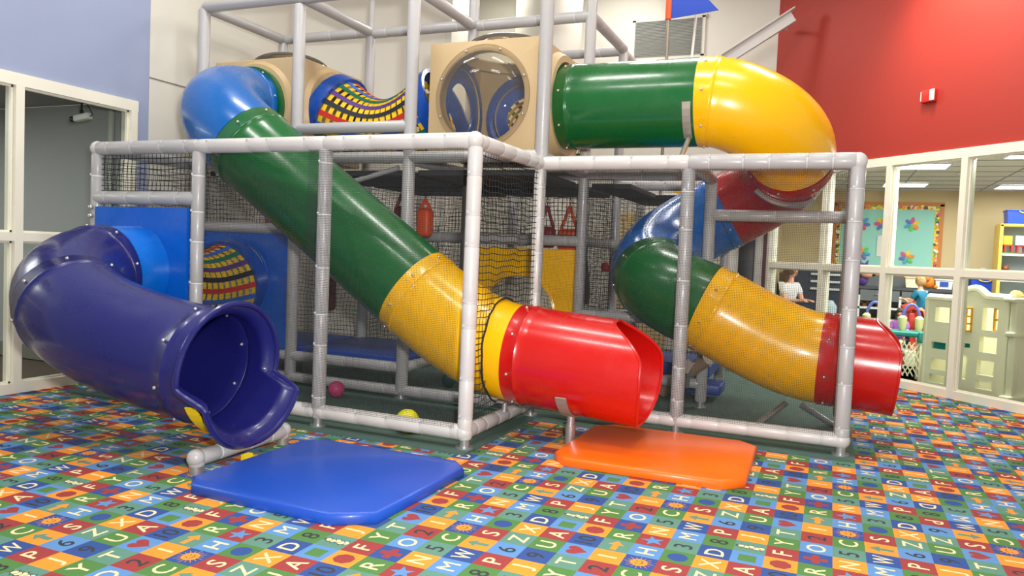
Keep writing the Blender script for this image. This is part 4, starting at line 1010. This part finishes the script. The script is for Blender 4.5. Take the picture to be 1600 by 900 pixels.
ss = sorted(set([0, LW] + [v for w in wins for v in w[:2]] + [LW * k / 26 for k in range(27)])); zz = sorted(set([0, .02] + [v for w in wins for v in w[2:]] + [7.1]))
fm = MB()
for sa, sb2 in zip(ss[:-1], ss[1:]):
    if sb2 - sa < 1e-4: continue
    m0 = (sa + sb2) / 2
    for za, zb in zip(zz[:-1], zz[1:]):
        zm = (za + zb) / 2
        if any(w[0] < m0 < w[1] and w[2] < zm < w[3] for w in wins): continue
        fm.box(W(m0, zm, .25), (sb2 - sa, .5, zb - za), Matrix((du, back, Vector((0, 0, 1)))).transposed())
    h0, h1 = hh(sa), hh(sb2)
    fm.poly([W(sa, 7.1), W(sb2, 7.1), W(sb2, h1), W(sa, h0)], back * .5)
fm.build('front_wall', PH, ph, smooth=False)
R3 = Matrix((du, back, Vector((0, 0, 1)))).transposed()
cap = MB(); pr = [W(s, hh(s) + .02, .25) for s in [LW * k / 40 for k in range(41)]]; cap.sweep(pr, .33, seg=10); cap.sweep([W(0, 0.02, .25), W(0, 7.15, .25)], .3, seg=10); cap.build('moulded_edge', PH, ph)
sd = MB(); sd.box(W(LW + .1, 3.7, 1.9), (.5, 3.8, 7.4), R3); sd.box(W(LW + .25, 3.7, .2), (.5, .7, 7.4), R3, bev=.12); sd.box(W(LW + .25, .3, 1.6), (.8, 4.4, .6), R3, bev=.12); sd.box(W(LW + .25, 5.0, 1.6), (.7, 4.0, .35), R3, bev=.1); sd.box(W(LW + .1, 7.45, 1.7), (.9, 4.4, .3), R3, bev=.1); sd.build('side_wall', PH, ph)
sd = MB(); sd.box(W(LW / 2, 3.5, 3.9), (LW, .4, 7.0), R3); sd.box(W(.1, 3.5, 2.0), (.4, 3.6, 7.0), R3); sd.build('rear_wall', PH, ph, smooth=False)
for (a, b, c, d) in ((.6, 1.8, 3.2, 3.75), (3.2, 3.75, 3.62, 3.95), (2.3, 2.6, 3.62, 3.95)): MB().box(W((a + b) / 2, (c + d) / 2, .35), (b - a, .2, d - c), R3).build('inset', TL, ph, smooth=False)
YW2 = mat('yellow_window', (244, 178, 20), rough=.4)
wf = MB(); a, b, c, d = 2.8, 3.75, 4.9, 6.6
for s in (a, (a + b) / 2, b): wf.box(W(s, (c + d) / 2, .0), (.12, .18, d - c), R3)
for z in (c, c + .55, c + 1.1, d): wf.box(W((a + b) / 2, z, .0), (b - a + .12, .18, .12), R3)
wf.build('shutter', YW2, ph, smooth=False)
wf = MB(); a, b, c, d = 5.35, 5.7, 5.1, 6.75
for s in (a, b): wf.box(W(s, (c + d) / 2, .2), (.12, .18, d - c), R3)
for z in (c, (c + d) / 2, d): wf.box(W((a + b) / 2, z, .2), (b - a, .18, .14), R3)
wf.build('shutter', YW2, ph, smooth=False)
# activity table
tb = thing('activity_table', 'low play table with a teal top and pale lattice legs beside the playhouse', 'table', (13.4, 48, 0))
MB().box((14.9, 47.0, 3.95), (3.6, 2.6, .4), bev=.1).box((16.2, 46.0, 3.75), (.7, .7, .9), bev=.08).build('tabletop', TL, tb)
for (x, y) in ((13.4, 48), (16.3, 48), (13.4, 46), (16.3, 46.0)): MB().box((x, y, 1.85), (.6, .5, 3.7), bev=.06).build('leg', PH, tb)
lt = MB()
for k in range(7): lt.box((13.8 + k * .36, 45.9, 1.9), (.1, .08, 3.2), Matrix.Rotation(.5, 3, 'Y')); lt.box((13.8 + k * .36, 45.8, 1.9), (.1, .08, 3.2), Matrix.Rotation(-.5, 3, 'Y'))
lt.build('lattice', PH, tb, smooth=False)
VB = mat('periwinkle_plastic', (104, 116, 196), rough=.4)
def arch(x, y, z, w, h, label):
    t = thing('toy_arch', label, 'toy', (x, y, z), 'arch toys on the play table')
    MB().sweep([(x + w * math.cos(a), y, z + 1.0 + h * math.sin(a)) for a in [PI * k / 16 for k in range(17)]], .12, seg=10).build('hoop', VB, t)
    for sx in (-1, 1): MB().sweep([(x + sx * w, y, z), (x + sx * w, y, z + .35), (x + sx * w, y, z + 1.1), (x + sx * w, y, z + 1.3)], [.2, .3, .34, .14], seg=12).build('foot', mat('pale_yellow', (232, 222, 160), rough=.5), t)
arch(15.35, 46.9, 4.15, .62, 1.25, 'blue arch with pale feet at the right end of the play table'); arch(12.6, 47.6, 4.15, .62, 1.25, 'blue arch showing above the red slide exit by the mullion')
MB().box((12.4, 47.6, 3.95), (2.2, 2.2, .4), bev=.1).build('tabletop_end', TL, tb)
rs = MB(); rs.box((16.5, 58, 5.9), (2.2, 1.2, .8), Matrix.Rotation(-.45, 3, 'Y'), bev=.15); rs.box((17.0, 58, 4.4), (1.9, 1.2, 1.6), bev=.2); rs.box((16.9, 58, 1.9), (1.2, 1.0, 3.8), mi=0)
toy('toy_slide', 'small red toy slide the child in teal leans on', 'toy', rs, mat('toy_slide_red', (206, 62, 44), rough=.4))

# ------------------------------------------------------------------ people
SK = mat('skin', (226, 170, 140), rough=.55)
def skin_body(name, verts, edges, rads, m, parent, sub=2):
    me = bpy.data.meshes.new(name); org = Vector(parent['_org'])
    me.from_pydata([tuple((Vector(v) - org) * S) for v in verts], edges, []); me.materials.append(m)
    o = bpy.data.objects.new(name, me); COL.objects.link(o); o.parent = parent; o['_org'] = tuple(org)
    md = o.modifiers.new('skin', 'SKIN'); md.use_smooth_shade = True
    sv = me.skin_vertices[0].data if me.skin_vertices else None
    if sv is None:
        bm = bmesh.new(); bm.from_mesh(me); bm.verts.layers.skin.verify(); bm.to_mesh(me); bm.free(); sv = me.skin_vertices[0].data
    for i, r in enumerate(rads): sv[i].radius = (r * S, r * S) if not isinstance(r, tuple) else (r[0] * S, r[1] * S); sv[i].use_root = (i == 0)
    s2_ = o.modifiers.new('sub', 'SUBSURF'); s2_.levels = sub; s2_.render_levels = sub
    return o
def person(label, base, H, fwd, hair_m, shirt_m, pant_m, pose, hairlen=0.0, lean=0.0, name='person'):
    """H height in squares, base ground point, fwd unit facing; pose: 'stand', 'sit', arms by targets"""
    root = thing(name, label, 'person', base); b = Vector(base); F = Vector(fwd).normalized(); Rt = Vector((F.y, -F.x, 0)); Z = Vector((0, 0, 1))
    u = H / 7.5
    def Q(r, f, z): return b + Rt * r * u + F * f * u + Z * z * u
    if pose == 'sit': pz = 3.2; knees = (.45, 1.7, 3.2); feet = (.45, 1.75, .25)
    else: pz = 3.8; knees = (.4, .1, 2.0); feet = (.42, 0, .25)
    ln = lean
    J = {'pel': Q(0, 0, pz), 'wai': Q(0, ln * .4, pz + .8), 'che': Q(0, ln, pz + 1.6), 'nek': Q(0, ln * 1.25, pz + 2.3), 'hd0': Q(0, ln * 1.35, pz + 2.62), 'hd1': Q(0, ln * 1.4 + .05, pz + 3.15)}
    V = []; R = []; E = []
    def add(p, r, par=None): V.append(p); R.append(r * u); i = len(V) - 1; (E.append((par, i)) if par is not None else None); return i
    a = add(J['pel'], .55); w = add(J['wai'], .46, a); c = add(J['che'], .55, w); n = add(J['nek'], .2, c); h0 = add(J['hd0'], .2, n); h1 = add(J['hd1'], .22, h0)
    HND = []
    for sx in (-1, 1):
        sh = add(Q(sx * .72, ln * 1.1, pz + 1.95), .25, c)
        tgt = Q(sx * .35, ln + 1.5, pz + (1.2 if pose != 'sit' else .9)); el = Q(sx * .9, ln + .45, pz + .85)
        e = add(el, .17, sh); hd = add(tgt, .12, e); pm_ = add(tgt + F * .22 * u, .13, hd); HND.append((tgt + F * .25 * u, pm_))
        for k in range(4): q1 = add(tgt + F * .42 * u + Rt * (k - 1.5) * .07 * u, .04, pm_); add(tgt + F * (.55 + .03 * (k in (1, 2))) * u + Rt * (k - 1.5) * .075 * u - Z * .08 * u, .035, q1)
        add(tgt + F * .3 * u - Rt * sx * .2 * u + Z * .04 * u, .045, pm_)
        hp = add(Q(sx * .32, 0, pz - .15), .36, a); kn = add(Q(sx * knees[0], knees[1], knees[2]), .25, hp); ft = add(Q(sx * feet[0], feet[1], feet[2] + .15), .14, kn); add(Q(sx * feet[0], feet[1] + .5, feet[2] - .08), .13, ft)
    skin_body('body', V, E, R, SK, root)
    # clothes as slightly larger shells
    sV = [J['pel'] + Z * .1 * u, J['wai'], J['che'], J['che'] + Z * .45 * u]; sE = [(0, 1), (1, 2), (2, 3)]; sR = [.62 * u, .55 * u, .64 * u, .38 * u]
    for sx in (-1, 1):
        i = len(sV); sV += [Q(sx * .72, ln * 1.1, pz + 1.95), Q(sx * .84, ln + .3, pz + 1.25)]; sE += [(2, i), (i, i + 1)]; sR += [.32 * u, .27 * u]
    skin_body('shirt', sV, sE, sR, shirt_m, root)
    sV = [J['pel'] + Z * .05 * u]; sE = []; sR = [.6 * u]
    for sx in (-1, 1):
        i = len(sV); k = Q(sx * knees[0], knees[1], knees[2]); sV += [Q(sx * .32, 0, pz - .15), Q(sx * .32, 0, pz - .15).lerp(k, .75)]; sE += [(0, i), (i, i + 1)]; sR += [.42 * u, .36 * u]
    skin_body('trousers', sV, sE, sR, pant_m, root)
    # head details: skull, face, hair
    hc = J['hd1'] - Z * .1 * u; RH = Matrix((Rt, F, Z)).transposed()
    hd = MB().ball(hc, .44 * u, sc=(.84, .98, 1.12), rot=RH, u=20, v=14); hd.ball(hc + F * .45 * u - Z * .06 * u, .07 * u, sc=(.8, 1.2, 1.3), rot=RH)
    for sx in (-1, 1): hd.ball(hc + Rt * sx * .38 * u - Z * .05 * u, .1 * u, sc=(.4, .8, 1.2), rot=RH)
    hd.build('head', SK, root)
    ey = MB()
    for sx in (-1, 1): ey.ball(hc + F * .40 * u + Rt * sx * .14 * u + Z * .03 * u, .045 * u, u=8, v=6)
    ey.build('eyes', bk, root)
    MB().ball(hc + F * .38 * u - Z * .25 * u, .1 * u, sc=(1, .35, .3), rot=RH, u=10, v=6).build('mouth', mat('lips', (190, 90, 90), rough=.5), root)
    hr = MB(); hv = []; hf = []; U, Vn = 24, 12
    for i in range(Vn + 1):
        t = PI * .68 * i / Vn
        for k in range(U):
            a_ = 2 * PI * k / U; d = RH @ Vector((math.sin(t) * math.cos(a_) * .86, math.sin(t) * math.sin(a_), math.cos(t) * 1.14))
            front = max(0, math.sin(a_)); r = .54 * u * (1 + .12 * noise.noise(d * 6)) * (1 - .25 * front * sm(PI * .3, PI * .5, t))
            hv.append(hc + d * r)
    for i in range(Vn):
        for k in range(U): l = (k + 1) % U; hf.append((i * U + k, i * U + l, (i + 1) * U + l, (i + 1) * U + k))
    hr.add(hv, hf)
    if hairlen: hr.sweep([hc - F * .25 * u + Z * .2 * u, hc - F * .42 * u - Z * .3 * u, hc - F * .4 * u - Z * hairlen * u], [.42 * u, .42 * u, .24 * u], seg=14)
    hr.build('hair', hair_m, root)
    return root
person('child in a teal shirt and red shorts leaning over the toys', (17.2, 57.6, 1.55), 7.3, (-.75, .65, 0), mat('light_brown_hair', (176, 136, 88), rough=.8), mat('teal_cotton', (22, 108, 138), rough=.8), mat('red_cotton', (206, 62, 48), rough=.8), 'stand', 0, .25)
tag(MB().box((17.2, 57.8, .77), (2.6, 2.2, 1.5), bev=.1).build('step_stool', PH), 'cream block the teal shirted child stands on, behind the playhouse', 'stool')
person('woman in white with long brown hair sitting behind the net and glass', (4.7, 60.2, 0), 10.4, (.75, -.65, 0), mat('brown_hair', (96, 66, 44), rough=.7), mat('white_cotton', (224, 222, 224), rough=.8), mat('navy_cotton', (34, 38, 60), rough=.8), 'sit', 1.9, .3)
tag(MB().box((4.6, 60.7, 1.5), (1.9, 1.8, 3.8), bev=.15).build('seat_block', GC), 'grey block seat the woman in white sits on', 'seat')
person('blond girl facing left at the far right edge behind the playhouse', (23.5, 50.0, 0), 8.0, (-1, -.1, 0), mat('blond_hair', (222, 182, 104), rough=.7), mat('pale_cotton', (220, 210, 200), rough=.8), mat('blue_cotton', (60, 80, 130), rough=.8), 'stand', .6, .1)
person('small child with dark hair sitting low behind the play table', (15.1, 54.0, .0), 6.3, (-.3, -1, 0), mat('dark_hair', (60, 42, 34), rough=.7), mat('purple_cotton', (150, 90, 170), rough=.8), mat('grey_cotton', (90, 90, 100), rough=.8), 'sit', 0, .1)

# black hoses / dark post behind the spiral
tag(MB().box((1.2, 52.9, 7.5), (1.5, .5, 15), bev=.1).build('black_panel', bk), 'tall black panel behind the spiral slide on the back wall', 'panel')
struct(MB().box((2.85, 53.0, 9), (.3, .3, 18)), 'trim_4', mat('dark_red_trim', (70, 24, 26), rough=.6), smooth=False)
dw = MB().box((-9.5, 53.3, 7), (6, .2, 14)).build('door_1', mat('tan_door', (206, 182, 130), rough=.6), None, smooth=False); dw['kind'] = 'structure'
yb2 = tag(MB().box((-2.6, 40.2, 15.6), (2.4, .4, 2.0), bev=.1).build('floor_block', P_YEL), 'yellow panel on the far upper deck under the green tube', 'panel')

# ------------------------------------------------------------------ lights
def area(name, loc, size, power, target=None, col=(1, .97, .92), sy=None):
    l = bpy.data.lights.new(name, 'AREA'); l.energy = power; l.color = col; l.shape = 'RECTANGLE'; l.size = size * S; l.size_y = (sy or size) * S
    o = bpy.data.objects.new(name, l); COL.objects.link(o); o.location = Vector(loc) * S
    if target is not None:
        d = (Vector(target) - Vector(loc)).normalized(); o.rotation_euler = d.to_track_quat('-Z', 'Y').to_euler()
    return o
for (x, y) in ((-24, -6), (-8, -6), (8, -6), (-24, 10), (-8, 10), (8, 10), (-22, 44), (-4, 32), (11, 29), (-12, 46)):  # one over the back recess added to lift its wall, one by the playhouse boosted
    fx = MB().box((x, y, HC - .15), (7.6, 3.6, .3)); fx.build('ceiling_fixture', wh)
    area('ceiling_lamp', (x, y, HC - .4), 7, 50 if x < 5 else (95 if y > 20 else 48), (x, y, 0), sy=3)
for o in list(COL.objects):
    if o.name.startswith('ceiling_fixture'): tag(o, 'rectangular white lamp housing out of view on the high ceiling', 'lamp', 'ceiling lamp housings')
area('camera_flash', cp + Vector((1.6, .3, 2.4)), 1.5, 300, (-8, 14, 8), (1, .98, .95))
sp_ = bpy.data.lights.new('wall_spot', 'SPOT'); sp_.energy = 330; sp_.spot_size = 1.5; sp_.spot_blend = 1; sp_.color = (1, .85, .65); so = bpy.data.objects.new('wall_spot', sp_); COL.objects.link(so)
so.location = Vector((12.5, 36, 36)) * S; so.rotation_euler = (Vector((17, 39.4, 25)) - Vector((12.5, 36, 36))).to_track_quat('-Z', 'Y').to_euler(); sp_.shadow_soft_size = .2
area('glazed_room_fill', (25, 56, 17.8), 14, 190, (25, 56, 0)); area('glazed_room_fill', (17.6, 40.9, 17.9), 4, 110, (18.6, 41.2, 3), sy=1.5); area('glazed_room_fill', (15.6, 49.3, 17.9), 3, 60, (15.6, 47, 0)); area('left_room_fill', (-48, -4, 18.2), 12, 120, (-48, -4, 0))  # unseen area lights added to brighten the side rooms and the playhouse front
wd_ = bpy.data.worlds.new('world'); scn.world = wd_; wd_.use_nodes = True; wd_.node_tree.nodes['Background'].inputs[0].default_value = (.92, .89, .85, 1); wd_.node_tree.nodes['Background'].inputs[1].default_value = .42
for o in COL.objects:
    if '_org' in o: del o['_org']
vs = scn.view_settings; vs.view_transform = 'Standard'; vs.look = 'None'; vs.gamma = 1; vs.exposure = 0.0; vs.use_curve_mapping = False
scn.cycles.max_bounces = 8; scn.cycles.transparent_max_bounces = 24
